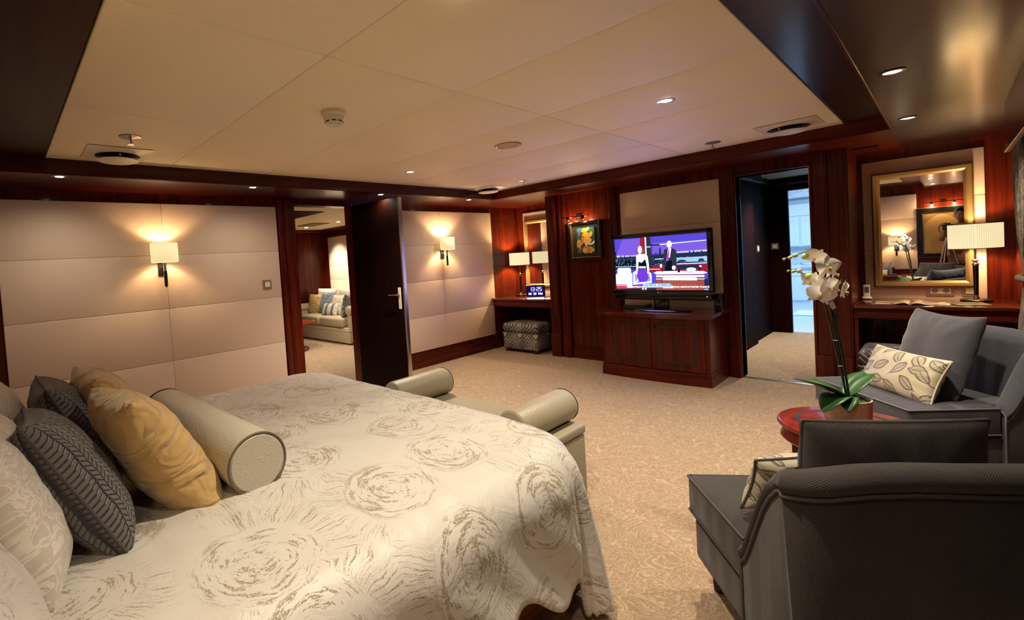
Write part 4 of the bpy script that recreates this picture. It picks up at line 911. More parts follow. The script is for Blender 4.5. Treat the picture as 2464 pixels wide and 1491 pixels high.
# ================================================================== BED
bd = thing('bed', 'wide bed with wooden base, foot end toward the television', 'bed', (.55, 2.07, 0))
def B3(x, y, z): return (x-.55, y-2.07, z)
bm = newbm(); add_box(bm, B3(-.55, 1.06, 0), B3(1.66, 3.06, .30), .01); obj('base', bm, wood('honey varnished wood', (.16, .055, .012), (.42, .17, .045), 'x', .15, .5), bd)
bm = newbm(); add_box(bm, B3(-.55, 1.02, .30), B3(1.70, 3.08, .60), .07, 4); obj('mattress', bm, plain('white cotton sheet', (.72, .68, .6), .8), bd, 50)
bm = newbm(); add_box(bm, B3(-.72, .95, 0), B3(-.60, 3.20, 1.05), .03, 3); obj('headboard', bm, BENCH, bd, 40)
# duvet: a flat cloth laid over a rounded box
DZ0, X0, X1, Y0, Y1, RR = .650, -.50, 1.80, .93, 3.14, .15
def duvet_pt(X, Y):
    """X, Y measured on the flat cloth"""
    rc = RR
    # plan outline with rounded foot corners: inner rectangle shrunk by corner radius
    K = .30
    qx = min(X, X1-K); qy = min(max(Y, Y0+K), Y1-K)
    dx, dy = X-qx, Y-qy; d = math.hypot(dx, dy)
    f = 0
    if d > 1e-6:
        hx, hy = dx/d, dy/d
        flat = K-rc
        if d <= flat: x, y, z = X, Y, DZ0
        else:
            s = d-flat
            if s < rc*PI/2:
                a = s/rc; ang = math.atan2(hy, hx); along = (X*1.0+Y*1.0) if (abs(hx) < .03 or abs(hy) < .03) else (qx+qy+ang*.9)
                am = (s/(rc*PI/2))**2*.333*(.026+.034*min(1, abs(hx*hy)*3)); o_ = rc*math.sin(a)+am*(math.sin(along*11+1.3)*.6+math.sin(along*27+.4)*.28+mnoise.noise(Vector((along*5, 0, 0)))*.7)
                x = qx+hx*(flat+o_); y = qy+hy*(flat+o_); z = DZ0-rc*(1-math.cos(a))
            else:
                dr = min(s-rc*PI/2, .47); ang = math.atan2(hy, hx)
                along = (X*1.0+Y*1.0) if (abs(hx) < .03 or abs(hy) < .03) else (qx+qy+ang*.9)
                wv = math.sin(along*11+1.3)*.6+math.sin(along*27+.4)*.28+mnoise.noise(Vector((along*5, dr*3, 0)))*.7
                amp = min(1, (dr+.10)/.30)*(.026+.034*min(1, abs(hx*hy)*3))
                o_ = rc+dr*.10+amp*wv
                x = qx+hx*(flat+o_); y = qy+hy*(flat+o_); z = DZ0-rc-dr
    else: x, y, z = X, Y, DZ0
    top = max(0, 1-max(0, d-.15)/.25) if d > 0 else 1
    z += top*(.016*mnoise.noise(Vector((X*2.2, Y*2.2, 1)))+.007*mnoise.noise(Vector((X*6+Y*2, Y*7, 3)))+.018*(1-((Y-2.03)/1.1)**2)-.005)
    hd = max(0, 1-abs(X-.75)/.9)
    z += top*.006*mnoise.noise(Vector((X*16, Y*5, 7)))*(.4+hd)
    # billow between box and mattress on the near side
    return Vector((x, y, max(z, .035)))
def hem_near(X): return Y0-.36-.22*min(1, max(0, (X-X1+.25)/.2))+.05*math.sin(X*7.3)+.03*math.sin(X*17)
bm = newbm(); uvl = bm.loops.layers.uv.new('uv')
NX, NY = 150, 150; FX1 = X1+.58; G = []
for i in range(NX+1):
    row = []
    for j in range(NY+1):
        X = X0+(FX1-X0)*i/NX; lo = hem_near(X); hi = Y1+.45
        Y = lo+(hi-lo)*j/NY
        p = duvet_pt(X, Y); row.append((bm.verts.new(p), X, Y))
    G.append(row)
for i in range(NX):
    for j in range(NY):
        q = (G[i][j], G[i+1][j], G[i+1][j+1], G[i][j+1]); f = bm.faces.new([a[0] for a in q])
        for lp, a in zip(f.loops, q): lp[uvl].uv = (a[1], a[2])
dv = obj('duvet', bm, DUVET, None, 80); tag(dv, 'champagne satin bedspread with brushed rose pattern draped over the bed', 'bedspread')
sd = dv.modifiers.new('s', 'SOLIDIFY'); sd.thickness = .012; sd.offset = -1
# ---- pillows
def pillow_mesh(w_, h_, t_, seed, n=28, pinch=.07, wr=1.0, piping=False, square=2.6):
    rnd = random.Random(seed); bm = newbm(); uvl = bm.loops.layers.uv.new('uv'); S2 = []
    sd_ = Vector((rnd.random()*9, rnd.random()*9, rnd.random()*9))
    def pt(u, v, s):
        e = max(0, (1-abs(u)**square)*(1-abs(v)**square))**.42
        x = w_/2*u*(1-pinch*(1-v*v)*abs(u)**2); z = h_/2*v*(1-pinch*(1-u*u)*abs(v)**2)
        y = s*t_/2*e
        r = max(abs(u), abs(v))
        k = mnoise.noise(Vector((x*9, z*9, s*3))+sd_)*.010*wr*e
        a = math.atan2(v, u); k += math.sin(a*14+seed)*.006*wr*(r**3)*e*1.6
        return Vector((x, y+s*k, z))
    ring = {}
    for s in (-1, 1):
        rows = []
        for i in range(n+1):
            row = []
            for j in range(n+1):
                u, v = -1+2*i/n, -1+2*j/n
                u, v = math.sin(u*PI/2)*.6+u*.4, math.sin(v*PI/2)*.6+v*.4
                if i in (0, n) or j in (0, n):
                    if (i, j) not in ring: ring[(i, j)] = bm.verts.new(pt(u, v, 0))
                    row.append((ring[(i, j)], u, v))
                else: row.append((bm.verts.new(pt(u, v, s)), u, v))
            rows.append(row)
        for i in range(n):
            for j in range(n):
                q = (rows[i][j], rows[i+1][j], rows[i+1][j+1], rows[i][j+1]); f = bm.faces.new([a[0] for a in q])
                for lp, a in zip(f.loops, q): lp[uvl].uv = (a[1]*w_/2+(s+1)*.7, a[2]*h_/2)
    per = [ring[(i, 0)].co.copy() for i in range(n)]+[ring[(n, j)].co.copy() for j in range(n)]+[ring[(i, n)].co.copy() for i in range(n, 0, -1)]+[ring[(0, j)].co.copy() for j in range(n, 0, -1)]
    return bm, per
def place(o, bn, tn, tf, off=(0, 0, 0)):
    """bottom-near, top-near and top-far corners of the pillow in the world"""
    bn, tn, tf = Vector(bn), Vector(tn), Vector(tf)
    upv = (tn-bn).normalized(); al = (tf-tn); al = (al-upv*al.dot(upv)).normalized(); nr = al.cross(upv).normalized() * -1
    c = (bn+tf)/2+Vector(off)
    # local x = along, z = up, y = z cross x
    yv = upv.cross(al)
    o.matrix_world = Matrix(((al.x, yv.x, upv.x, c.x), (al.y, yv.y, upv.y, c.y), (al.z, yv.z, upv.z, c.z), (0, 0, 0, 1)))
def cushion(name, label, m, w_, h_, t_, bn, tn, tf, seed, cat='cushion', group=None, pipe=None, **k):
    bm, per = pillow_mesh(w_, h_, t_, seed, **k)
    o = obj(name, bm, m, None, 70); tag(o, label, cat, group); place(o, bn, tn, tf)
    if pipe is not None:
        bm = newbm(); add_tube(bm, per, .0045, 6, closed=True); obj('piping', bm, pipe, o, 60)
    return o
def std(name, label, m, w_, h_, t_, loc, yaw, lean, seed, roll=0, **k):
    """pillow centred at loc; yaw: direction its front normal points in plan; lean: tilt back"""
    pipe = k.pop('pipe', None); cat = k.pop('cat', 'cushion'); group = k.pop('group', None)
    bm, per = pillow_mesh(w_, h_, t_, seed, **k); o = obj(name, bm, m, None, 70); tag(o, label, cat, group)
    o.matrix_world = Matrix.Translation(loc) @ Matrix.Rotation(yaw+PI/2, 4, 'Z') @ Matrix.Rotation(-lean, 4, 'X') @ Matrix.Rotation(roll, 4, 'Y')
    if pipe is not None:
        bm = newbm(); add_tube(bm, per, .0045, 6, closed=True); obj('piping', bm, pipe, o, 60)
    return o
cushion('cushion', 'gold sateen cushion on the bed, nearer of the pair, leaning beside the long bolster', GOLD, .46, .48, .20, (.475, 1.57, .655), (.285, 1.57, 1.005), (.245, 1.97, 1.0), 3, wr=1.3)
cushion('cushion', 'gold sateen cushion on the bed, standing behind the other gold one toward the sconce wall', GOLD, .46, .46, .20, (.45, 2.07, .655), (.26, 2.07, 1.02), (.235, 2.48, 1.03), 5, wr=1.3)
cushion('cushion', 'charcoal quilted knit cushion, nearer of the pair, between white and gold ones', KNIT, .46, .45, .19, (.215, 1.48, .665), (.035, 1.52, 1.015), (.04, 1.95, 1.00), 8, pipe=PIPE_D, wr=.5)
cushion('cushion', 'charcoal quilted knit cushion at the rear, behind the nearer knit one', KNIT, .46, .45, .19, (.27, 2.03, .665), (.12, 2.04, 1.0), (.11, 2.46, 1.0), 9, pipe=PIPE_D, wr=.5)
cushion('pillow', 'large ivory damask pillow at the left edge of the bed, in front of its twin', DAMASK, .62, .48, .22, (.045, 1.36, .655), (-.11, 1.40, 1.05), (-.11, 1.98, 1.05), 12, cat='pillow', wr=1.2, pipe=PIPE_D if False else None)
cushion('pillow', 'large ivory damask pillow farther along the headboard, mostly hidden by the knit cushions', DAMASK, .62, .48, .22, (.03, 2.02, .655), (-.11, 2.05, 1.06), (-.11, 2.62, 1.06), 14, cat='pillow', wr=1.2)
cushion('pillow', 'champagne satin pillow with brushed roses in the lower left corner of the bed', DUVET, .55, .44, .20, (-.02, 1.13, .66), (-.16, 1.12, .92), (-.20, 1.46, .92), 15, cat='pillow')
# bolster on the bed
bl = thing('bolster', 'long putty leather bolster cushion lying across the bed in front of the gold cushions', 'bolster', (.60, 2.03, .757), math.radians(2.5))
RB = .103
bm = newbm(); pr = [(RB-.012, -.49), (RB-.003, -.483), (RB, -.47), (RB, .47), (RB-.003, .483), (RB-.012, .49)]
add_lathe(bm, pr, 48, mtx=Matrix.Rotation(PI/2, 4, 'X')); obj('body', bm, BOLST, bl, 30)
for s in (-1, 1):
    bm = newbm(); add_tube(bm, [(RB*.985*math.cos(a*PI/24), s*.488, RB*.985*math.sin(a*PI/24)) for a in range(48)], .0035, 6, closed=True); obj('piping', bm, plain('olive piping', (.13, .11, .06), .6) if s < 0 else PIPE_D, bl, 60)
# bench at the foot
bn_ = thing('bed_bench', 'sand leather bench with a rolled bolster at each end at the foot of the bed', 'bench', (2.15, 1.93, 0))
def C3(x, y, z): return (x-2.15, y-1.93, z)
bm = newbm(); add_box(bm, C3(1.90, 1.345, .05), C3(2.40, 2.53, .385), .012, 3); obj('body', bm, BENCH, bn_, 40)
bm = newbm(); add_box(bm, C3(1.895, 1.34, .388), C3(2.405, 2.535, .440), .014, 3); obj('lid', bm, BENCH, bn_, 40)
for y in (1.465, 2.42):
    bm = newbm(); rb = .090; pr = [(rb-.012, -.245), (rb-.003, -.238), (rb, -.225), (rb, .225), (rb-.003, .238), (rb-.012, .245)]
    add_lathe(bm, pr, 44, mtx=Matrix.Translation(C3(2.15, y, .528)) @ Matrix.Rotation(PI/2, 4, 'Y')); b_ = obj('bolster', bm, BENCHB, bn_, 30)
    bm = newbm(); add_tube(bm, [C3(2.394, y+rb*.985*math.cos(a*PI/20), .528+rb*.985*math.sin(a*PI/20)) for a in range(40)], .003, 6, closed=True); obj('piping', bm, PIPE_D, b_, 60)
for sx in (1.94, 2.36):
    for sy in (1.39, 2.49):
        bm = newbm(); add_box(bm, C3(sx-.025, sy-.025, 0), C3(sx+.025, sy+.025, .052)); obj('foot', bm, W_BLACK, bn_)

# ================================================================== ARMCHAIRS
def armchair(loc, rz, label, m, pm):
    t = thing('armchair', label, 'armchair', loc, rz, None)
    # plan path of the outer shell, from the sitter's left arm front round the back to the right
    P = [(-.385, -.13), (-.388, -.19), (-.388, -.28)]
    for k in range(1, 7): a = PI+k*PI/12; P.append((-.388+.07+.07*math.cos(a), -.33+.07*math.sin(a)))
    P += [(-.13, -.402), (0, -.405)]
    P = P+[(-x, y) for x, y in P[-2::-1]]
    # refine
    Q = []
    for (a, b) in zip(P, P[1:]):
        for s in (0, .5): Q.append((a[0]+(b[0]-a[0])*s, a[1]+(b[1]-a[1])*s))
    Q.append(P[-1]); n = len(Q)
    ln = [0]
    for a, b in zip(Q, Q[1:]): ln.append(ln[-1]+math.hypot(b[0]-a[0], b[1]-a[1]))
    tot = ln[-1]
    def height(l):
        d = min(l, tot-l); s = min(1, d/.235); return .43+.335*(s*s*(3-2*s))**.8+.045*min(1, max(0, d-.2)/.25)**.7
    bm = newbm(); uvl = bm.loops.layers.uv.new('uv'); rings = []; outer = []
    for i, (x, y) in enumerate(Q):
        a = Q[max(i-1, 0)]; b = Q[min(i+1, n-1)]; tx, ty = b[0]-a[0], b[1]-a[1]; q = math.hypot(tx, ty); nx, ny = ty/q*-1, tx/q
        # outward normal: away from centre
        if nx*x+ny*(y+.05) < 0: nx, ny = -nx, -ny
        h = height(ln[i])
        lean = lambda z: (.045*max(0, (z-.3)/.5)**1.3)*(1 if ny < -.5 else .6*abs(ny))
        pf = [(-.012, .115), (0, .14), (0, .3), (0, h-.062), (-.004, h-.056), (.010, h-.040), (.013, h-.024), (.0, h-.005), (-.03, h+.002), (-.07, h-.004), (-.092, h-.03), (-.096, h-.07), (-.10, .36), (-.10, .2)]
        ring = []; dd = 0; pv = None
        for o_, z in pf:
            w2 = o_+(lean(z) if ny < -.2 else 0)
            p = (x+nx*w2, y+ny*w2, z)
            if pv is not None: dd += math.hypot(o_-pv[0], z-pv[1])
            pv = (o_, z); ring.append((bm.verts.new(p), ln[i], dd))
        rings.append(ring)
        w2 = .003+(lean(h-.058) if ny < -.2 else 0); outer.append((x+nx*w2, y+ny*w2, h-.058))
    for A, B in zip(rings, rings[1:]):
        for k in range(len(A)-1):
            q = (A[k], B[k], B[k+1], A[k+1]); f = bm.faces.new([v[0] for v in q])
            for lp, v in zip(f.loops, q): lp[uvl].uv = (v[1], v[2])
    for R in (rings[0], rings[-1]):
        f = bm.faces.new([v[0] for v in R])
        for lp, v in zip(f.loops, R): lp[uvl].uv = (v[0].co.x+v[0].co.y, v[0].co.z)
    o = obj('back_shell', bm, m, t, 50)
    bm = newbm(); add_tube(bm, outer, .0055, 8); 
    for s in (0, -1):
        R = rings[s] if False else None
    # welt down the arm fronts
    for s in (-1, 1):
        x0 = s*.388; add_tube(bm, [(x0, -.128, .13), (x0, -.128, .30), (x0, -.128, .345)], .005, 8)
        add_tube(bm, [(s*.372, -.124, .43), (s*.392, -.126, .405), (x0, -.128, .345)], .005, 8)
    obj('piping', bm, pm, t, 60)
    bm = newbm(); add_box(bm, (-.365, -.33, .115), (.365, .305, .285), .02, 3); obj('seat_base', bm, m, t, 50, uv='box')
    bm = newbm()
    vs = add_box(bm, (-.375, -.13, .29), (.375, .335, .445), .022, 3); add_box(bm, (-.285, -.32, .29), (.285, -.12, .44), .02, 3)
    obj('seat_cushion', bm, m, t, 50, uv='box')
    bm = newbm()
    for z in (.300, .438): add_tube(bm, [(-.373, -.12, z), (-.373, .328, z), (-.366, .334, z), (.366, .334, z), (.373, .328, z), (.373, -.12, z)], .0045, 8)
    obj('cushion_piping', bm, pm, t, 60)
    for sx in (-1, 1):
        for sy, yy in ((1, .26), (-1, -.31)):
            bm = newbm(); p = (sx*.30, yy); add_lathe(bm, [(.018, 0), (.027, .12)], 4, (p[0], p[1], 0), mtx=None); obj('leg', bm, W_BLACK, t)
    return t
A1 = math.atan2(.62, .78)-PI/2
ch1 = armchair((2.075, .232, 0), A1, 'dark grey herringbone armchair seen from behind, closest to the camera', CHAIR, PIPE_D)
A2 = math.atan2(.75, -.66)-PI/2
ch2 = armchair((4.05, .150, 0), A2, 'slate grey armchair facing the bed in front of the gold mirror desk', CHAIR_L, PIPE_L)
def chair_pt(base, rz, p): return Matrix.Translation(base) @ Matrix.Rotation(rz, 4, 'Z') @ Vector(p)
c = chair_pt((2.075, .232, 0), A1, (-.028, -.19, .645)); std('cushion', 'dark grey herringbone back cushion standing in the nearest armchair', CHAIR, .455, .44, .15, c, A1+PI/2, .16, 21, pinch=.03, pipe=PIPE_D, wr=.8)
c = chair_pt((2.075, .232, 0), A1, (-.115, .03, .57)); std('cushion', 'leaf print lumbar cushion peeking out beside the nearest armchair back', LEAFP, .40, .21, .12, c, A1+PI/2+.25, .35, 22, pipe=PIPE_D, wr=.6)
ch2.scale = (.93, .93, 1)
c = chair_pt((4.05, .150, 0), A2, (-.02, -.10, .675)); std('cushion', 'plain slate linen cushion leaning upright in the far armchair', GREYLIN, .47, .48, .15, c, A2+PI/2-.12, .30, 23, pinch=.09, wr=.7)
c = chair_pt((4.05, .150, 0), A2, (-.03, .085, .55)); std('cushion', 'leaf print lumbar cushion leaning on the slate cushion in the far armchair', LEAFP, .50, .27, .13, c, A2+PI/2-.05, .40, 24, roll=.0, pipe=CREAMC, wr=.6)

# ================================================================== SIDE TABLE + ORCHID
TX, TY = 2.98, .32
tb = thing('side_table', 'round red mahogany side table between the two armchairs', 'table', (TX, TY, 0))
bm = newbm(); add_lathe(bm, [(.22, .470), (.262, .472), (.270, .478), (.273, .486), (.270, .495), (.262, .500)], 64); obj('tabletop', bm, W_TOP, tb, 40)
bm = newbm(); add_lathe(bm, [(.22, .405), (.255, .408), (.262, .418), (.256, .432), (.248, .468)], 64); obj('apron', bm, W_TOP, tb, 40)
bm = newbm(); add_lathe(bm, [(.185, .5004), (.205, .5006)], 64, cap=False); obj('inlay_band', bm, plain('dark inlay', (.03, .006, .004), .4), tb)
for k in range(4):
    a = PI/4+k*PI/2+.5; bm = newbm(); add_box(bm, (-.02, -.02, 0), (.02, .02, .415), .004, mtx=Matrix.Translation((.215*math.cos(a), .215*math.sin(a), 0)) @ Matrix.Rotation(a, 4, 'Z')); obj('leg', bm, W_V, tb)
bm = newbm(); add_lathe(bm, [(.18, .12), (.19, .13), (.18, .14)], 40); obj('lower_shelf', bm, W_TOP, tb, 40)
orp = thing('potted_orchid', 'white moth orchid with two arching stems in a tan ceramic pot on the round table', 'plant', (2.995, .330, .501))
OC = Vector((2.995, .330, .501))
CLAY = plain('tan glazed ceramic', (.62, .52, .36), .5); LEAF = plain('orchid leaf green', (.018, .075, .014), .38, spec=.4); STEM = plain('dark green stem', (.018, .028, .012), .5)
bm = newbm(); add_lathe(bm, [(.074, 0), (.082, .008), (.086, .03), (.089, .112), (.089, .118), (.084, .119), (.081, .110), (.078, .095)], 56); obj('pot', bm, CLAY, orp, 40)
def mossm():
    m, nt, b = mat('mottled moss'); n = noise(nt, coords(nt), 60, 4, .7); L(nt, ramp(nt, n.outputs[0], [(.4, (.05, .03, .015)), (.52, (.10, .15, .03)), (.65, (.22, .28, .07))]), b.inputs['Base Color']); setp(b, rough=.95); bump(nt, b, n.outputs[0], 1, .02); return m
bm = newbm(); rr_ = 9; pv = None
for i in range(rr_+1):
    ring = []
    for k in range(36):
        r = .080*i/rr_; a = 2*PI*k/36; x, y = r*math.cos(a), r*math.sin(a)
        ring.append(bm.verts.new((x, y, .108+.022*(1-(i/rr_)**2)+.012*mnoise.noise(Vector((x*50, y*50, 0))))))
    if pv:
        for k in range(36): bm.faces.new((pv[k], pv[(k+1) % 36], ring[(k+1) % 36], ring[k]))
    pv = ring
mo = obj('moss', bm, mossm(), orp, 60)
def leaf(bm, base, d, ln_, wd, rise, droop, fold=.35):
    d = Vector(d).normalized(); side = d.cross(Vector((0, 0, 1))).normalized(); n = 14; rows = []
    for i in range(n+1):
        s = i/n; p = Vector(base)+d*(ln_*s)+Vector((0, 0, rise*s-droop*s*s))
        wdt = wd*(math.sin(PI*min(1, s*.93+.07))**.7)*(1 if s < .97 else .5)
        rows.append([bm.verts.new(p+side*(wdt*q)+Vector((0, 0, fold*wdt*abs(q)*(1-s*.5)))) for q in (-1, -.5, 0, .5, 1)])
    for A, B in zip(rows, rows[1:]):
        for k in range(4): bm.faces.new((A[k], A[k+1], B[k+1], B[k]))
VR = Vector((.754, -.657, 0)); VF = Vector((.657, .754, 0))       # view-plane directions used only to aim the leaves
for (a, bb, ln_, wd, rise, droop) in ((-1, -.10, .27, .046, .15, .03), (-.95, .75, .17, .056, .12, .05), (1, .45, .17, .044, .15, .05), (1, -.05, .13, .040, .15, .04), (-.9, -.40, .20, .052, .09, .12), (-.75, -.9, .13, .040, .07, .10)):
    bm = newbm(); leaf(bm, (-.012, .0, .118), VR*a+VF*bb, ln_, wd, rise, droop); o = obj('leaf', bm, LEAF, orp, 70); sm = o.modifiers.new('s', 'SOLIDIFY'); sm.thickness = .002
def OP(x, y, z): return Vector((x, y, z))-OC
# stems (world coordinates, in the orchid's own depth)
s1 = [(2.985, .325, .60), (2.955, .348, .80), (2.945, .375, .98), (2.945, .393, 1.10), (2.945, .385, 1.20), (2.945, .38, 1.27), (2.96, .40, 1.305), (2.965, .445, 1.325), (2.965, .50, 1.305), (2.965, .54, 1.29)]
s2 = [(2.99, .318, .60), (2.962, .333, .80), (2.95, .352, .98), (2.95, .37, 1.09), (2.95, .385, 1.15), (2.95, .42, 1.18), (2.95, .46, 1.215), (2.95, .50, 1.23), (2.95, .52, 1.23)]
for s in (s1, s2):
    bm = newbm(); add_tube(bm, [OP(*p) for p in s], [.0048]*3+[.0042]*3+[.0028]*(len(s)-6), 8); obj('flower_stem', bm, STEM, orp, 60)
bm = newbm(); add_tube(bm, [OP(2.98, .328, .60), OP(2.945, .345, .85), OP(2.94, .368, 1.05)], .0035, 8); obj('support_stake', bm, W_BLACK, orp, 60)
for z, y in ((.90, .356), (.78, .343)):
    bm = newbm(); add_lathe(bm, [(.009, -.002), (.011, 0), (.009, .002)], 14, OP(2.943, y, z)); obj('stem_clip', bm, plain('dark clip', (.03, .03, .03), .4), orp, 50)
PETM = plain('white orchid petal', (.93, .90, .84), .5, sheen=.2, sub=.08); PETG = plain('pale green bud', (.42, .46, .14), .5); LIP = plain('yellow orange orchid lip', (.60, .36, .10), .5)
def petal(bm, mtx, ln_, wd, cup, mi=0, tip=.5):
    n = 8; rows = []
    for i in range(n+1):
        s = i/n; wdt = wd*(math.sin(PI*(s**tip))**.75 if 0 < s < 1 else .06)
        rows.append([bm.verts.new(mtx @ Vector((wdt*q, -cup*(s*s)+(.18*wdt*q*q), ln_*s))) for q in (-1, -.5, 0, .5, 1)])
    for A, B in zip(rows, rows[1:]):
        for k in range(4): bm.faces.new((A[k], A[k+1], B[k+1], B[k])).material_index = mi
def flower(x, y, z, yaw, pitch, size=.048, roll=0):
    """front of the flower is local -y"""
    size *= 1.14; pitch *= .55
    base = Matrix.Translation(OP(x, y, z)) @ Matrix.Rotation(yaw, 4, 'Z') @ Matrix.Rotation(pitch, 4, 'X') @ Matrix.Rotation(roll, 4, 'Y') @ Matrix.Scale(size/.048, 4)
    bm = newbm()
    for a in (0, 2.35, -2.35): petal(bm, base @ Matrix.Translation((0, .004, 0)) @ Matrix.Rotation(a, 4, 'Y'), .044, .0155, .004)
    for a in (1.28, -1.28): petal(bm, base @ Matrix.Rotation(a, 4, 'Y'), .050, .027, .003, tip=.78)
    f = obj('flower', bm, PETM, orp, 80)
    bm = newbm(); add_lathe(bm, [(.002, -.006), (.0055, -.003), (.005, .004), (.001, .007)], 12, mtx=base @ Matrix.Translation((0, -.010, -.008)))
    petal(bm, base @ Matrix.Translation((0, -.006, -.008)) @ Matrix.Rotation(PI, 4, 'Y') @ Matrix.Rotation(.8, 4, 'X'), .013, .006, -.003)
    lp = obj('lip', bm, LIP, f, 60)
FY = -math.atan2(.66, .75)*0+math.radians(-49+0)    # facing the camera
FY = math.atan2(.75, .66)-PI/2
for a in ((2.93, .372, 1.247, FY, .0, .054, .05), (2.95, .415, 1.292, FY-.9, .5, .046, .6), (2.935, .388, 1.205, FY+.5, .9, .046, .3), (2.96, .352, 1.212, FY+1.0, .2, .044, .9), (2.945, .432, 1.180, FY-1.1, .2, .046, .4), (2.93, .402, 1.115, FY-.6, .25, .052, .3), (2.925, .372, 1.155, FY+.3, .55, .050, -.2), (2.93, .318, 1.135, FY+1.0, .35, .050, .2), (2.935, .345, 1.145, FY+.6, .8, .046, .9)):
    flower(*a)
for x, y, z, s in ((2.965, .54, 1.289, .007), (2.965, .516, 1.296, .010), (2.965, .495, 1.305, .012), (2.962, .455, 1.300, .018), (2.95, .522, 1.231, .006), (2.95, .503, 1.227, .009), (2.95, .48, 1.229, .012), (2.945, .445, 1.202, .017)):
    bm = newbm(); add_lathe(bm, [(.001, -1.2*s), (.6*s, -.9*s), (s*.9, -.2*s), (s*.8, .5*s), (.35*s, 1.1*s), (.001, 1.3*s)], 14, mtx=Matrix.Translation(OP(x, y, z)) @ Matrix.Rotation(1.2, 4, VR)); obj('bud', bm, PETG, orp, 60)
bm = newbm(); add_box(bm, (-.010, -.001, -.018), (.010, .001, .018), mtx=Matrix.Translation(OP(2.94, .362, 1.065)) @ Matrix.Rotation(FY, 4, 'Z') @ Matrix.Rotation(-.5, 4, 'Y')); obj('plant_tag', bm, plain('white paper tag', (.85, .84, .8), .6), orp)

# ================================================================== CURTAIN
def curtain(x0, x1, y, z0, z1, label, tie=.9):
    bm = newbm(); n, mz = 90, 40; rows = []; uvl = bm.loops.layers.uv.new('uv')
    for j in range(mz+1):
        z = z0+(z1-z0)*j/mz; row = []
        w_ = 1-.55*math.exp(-((z-tie)/.28)**2)
        for i in range(n+1):
            u = i/n; x = x1-(x1-x0)*u*w_; yy = y+.035*math.sin(u*42+.3*math.sin(z*3))*w_**.3+.012*mnoise.noise(Vector((u*9, z*3, 0)))
            row.append((bm.verts.new((x, yy-.05*(1-w_), z)), u*1.8, z))
        rows.append(row)
    for A, B in zip(rows, rows[1:]):
        for i in range(n):
            q = (A[i], A[i+1], B[i+1], B[i]); f = bm.faces.new([v[0] for v in q])
            for lp, v in zip(f.loops, q): lp[uvl].uv = (v[1], v[2])
    o = obj('curtain', bm, damask('taupe patterned drape', (.11, .085, .058), (.19, .15, .105), 5, .85), None, 70); tag(o, label, 'curtain')
    s = o.modifiers.new('s', 'SOLIDIFY'); s.thickness = .003
    bm = newbm(); xc = x1-(x1-x0)*.22
    add_tube(bm, [(xc+.13*math.cos(a*PI/12), y-.05+.075*math.sin(a*PI/12), tie+.01*math.cos(a*PI/12)) for a in range(24)], .022, 8, closed=True); obj('tieback', bm, plain('taupe tieback', (.13, .10, .07), .85), o, 60)
    return o
curtain(4.72, 5.30, -.335, .03, 2.10, 'taupe patterned curtain tied back at the right edge by the desk', 1.02)

# ================================================================== SOFA IN THE SITTING ROOM
sf = thing('sofa', 'cream skirted sofa with rolled arms in the sitting room beyond the doorway', 'sofa', (4.97, 7.88, 0))
def F3(x, y, z): return (x-4.97, y-7.88, z)
bm = newbm(); add_box(bm, F3(4.60, 6.93, .02), F3(5.34, 8.82, .30), .015, 3); obj('skirt', bm, SOFAF, sf, 50)
bm = newbm(); add_box(bm, F3(4.595, 6.925, .225), F3(5.34, 8.825, .26), .008); obj('skirt_band', bm, SOFAF, sf, 50)
for a, b in ((7.10, 7.90), (7.91, 8.62)):
    bm = newbm(); vs = add_box(bm, F3(4.56, a, .30), F3(5.15, b, .475), .05, 4)
    for v in vs:
        if v.co.z > .42: v.co.z += .03*math.sin(PI*min(1, max(0, (v.co.y+7.88-a)/(b-a))))
    obj('seat_cushion', bm, SOFAF, sf, 60)
for y in (6.99, 8.76):
    bm = newbm(); add_box(bm, F3(4.64, y-.06, .26), F3(5.30, y+.06, .60), .03, 3); add_lathe(bm, [(.06, -.345), (.085, -.335), (.085, .32), (.06, .33)], 24, mtx=Matrix.Translation(F3(4.97, y, .60)) @ Matrix.Rotation(PI/2, 4, 'Y')); obj('arm', bm, SOFAF, sf, 50)
bm = newbm(); add_box(bm, F3(5.14, 6.99, .28), F3(5.35, 8.76, .88), .06, 4); obj('back', bm, SOFAF, sf, 50)
for i, y in enumerate((7.50, 8.27)):
    bm, per = pillow_mesh(.72, .50, .20, 40+i, pinch=.02); o = obj('back_cushion', bm, CREAMC, sf, 70); o.location = F3(5.08, y, .72); o.rotation_euler = (.18, 0, -PI/2)
def sofa_c(label, m, w_, h_, x, y, z, yaw=PI, lean=.3, seed=1, **k): std('cushion', label, m, w_, h_, .14, (x, y, z), yaw, lean, seed, **k)
def stripe():
    m, nt, b = mat('blue and ivory stripe'); tc = N(nt, 'TexCoord'); sx = N(nt, 'SeparateXYZ'); L(nt, tc.outputs['UV'], sx.inputs[0])
    L(nt, ramp(nt, M(nt, 'FRACT', M(nt, 'MULTIPLY', sx.outputs[0], 6)), [(0, (.60, .55, .45)), (.5, (.13, .16, .20)), (.85, (.60, .55, .45))], 'CONSTANT'), b.inputs['Base Color']); setp(b, rough=.5); return m
sofa_c('gold cushion at the far arm of the cream sofa', GOLD, .42, .42, 4.93, 8.53, .66, PI+.5, .25, 51)
sofa_c('blue grey damask cushion beside the gold one on the sofa', BLUED, .46, .46, 4.92, 8.15, .69, PI, .3, 52)
sofa_c('plain ivory cushion in the middle of the sofa', CREAMC, .42, .40, 4.90, 7.72, .66, PI, .35, 53)
sofa_c('small blue striped cushion lying in front on the sofa', stripe(), .44, .26, 4.78, 7.80, .58, PI+.15, .45, 54)
sofa_c('ivory cushion next to the near sofa arm', CREAMC, .40, .40, 4.86, 7.42, .66, PI-.6, .25, 55)
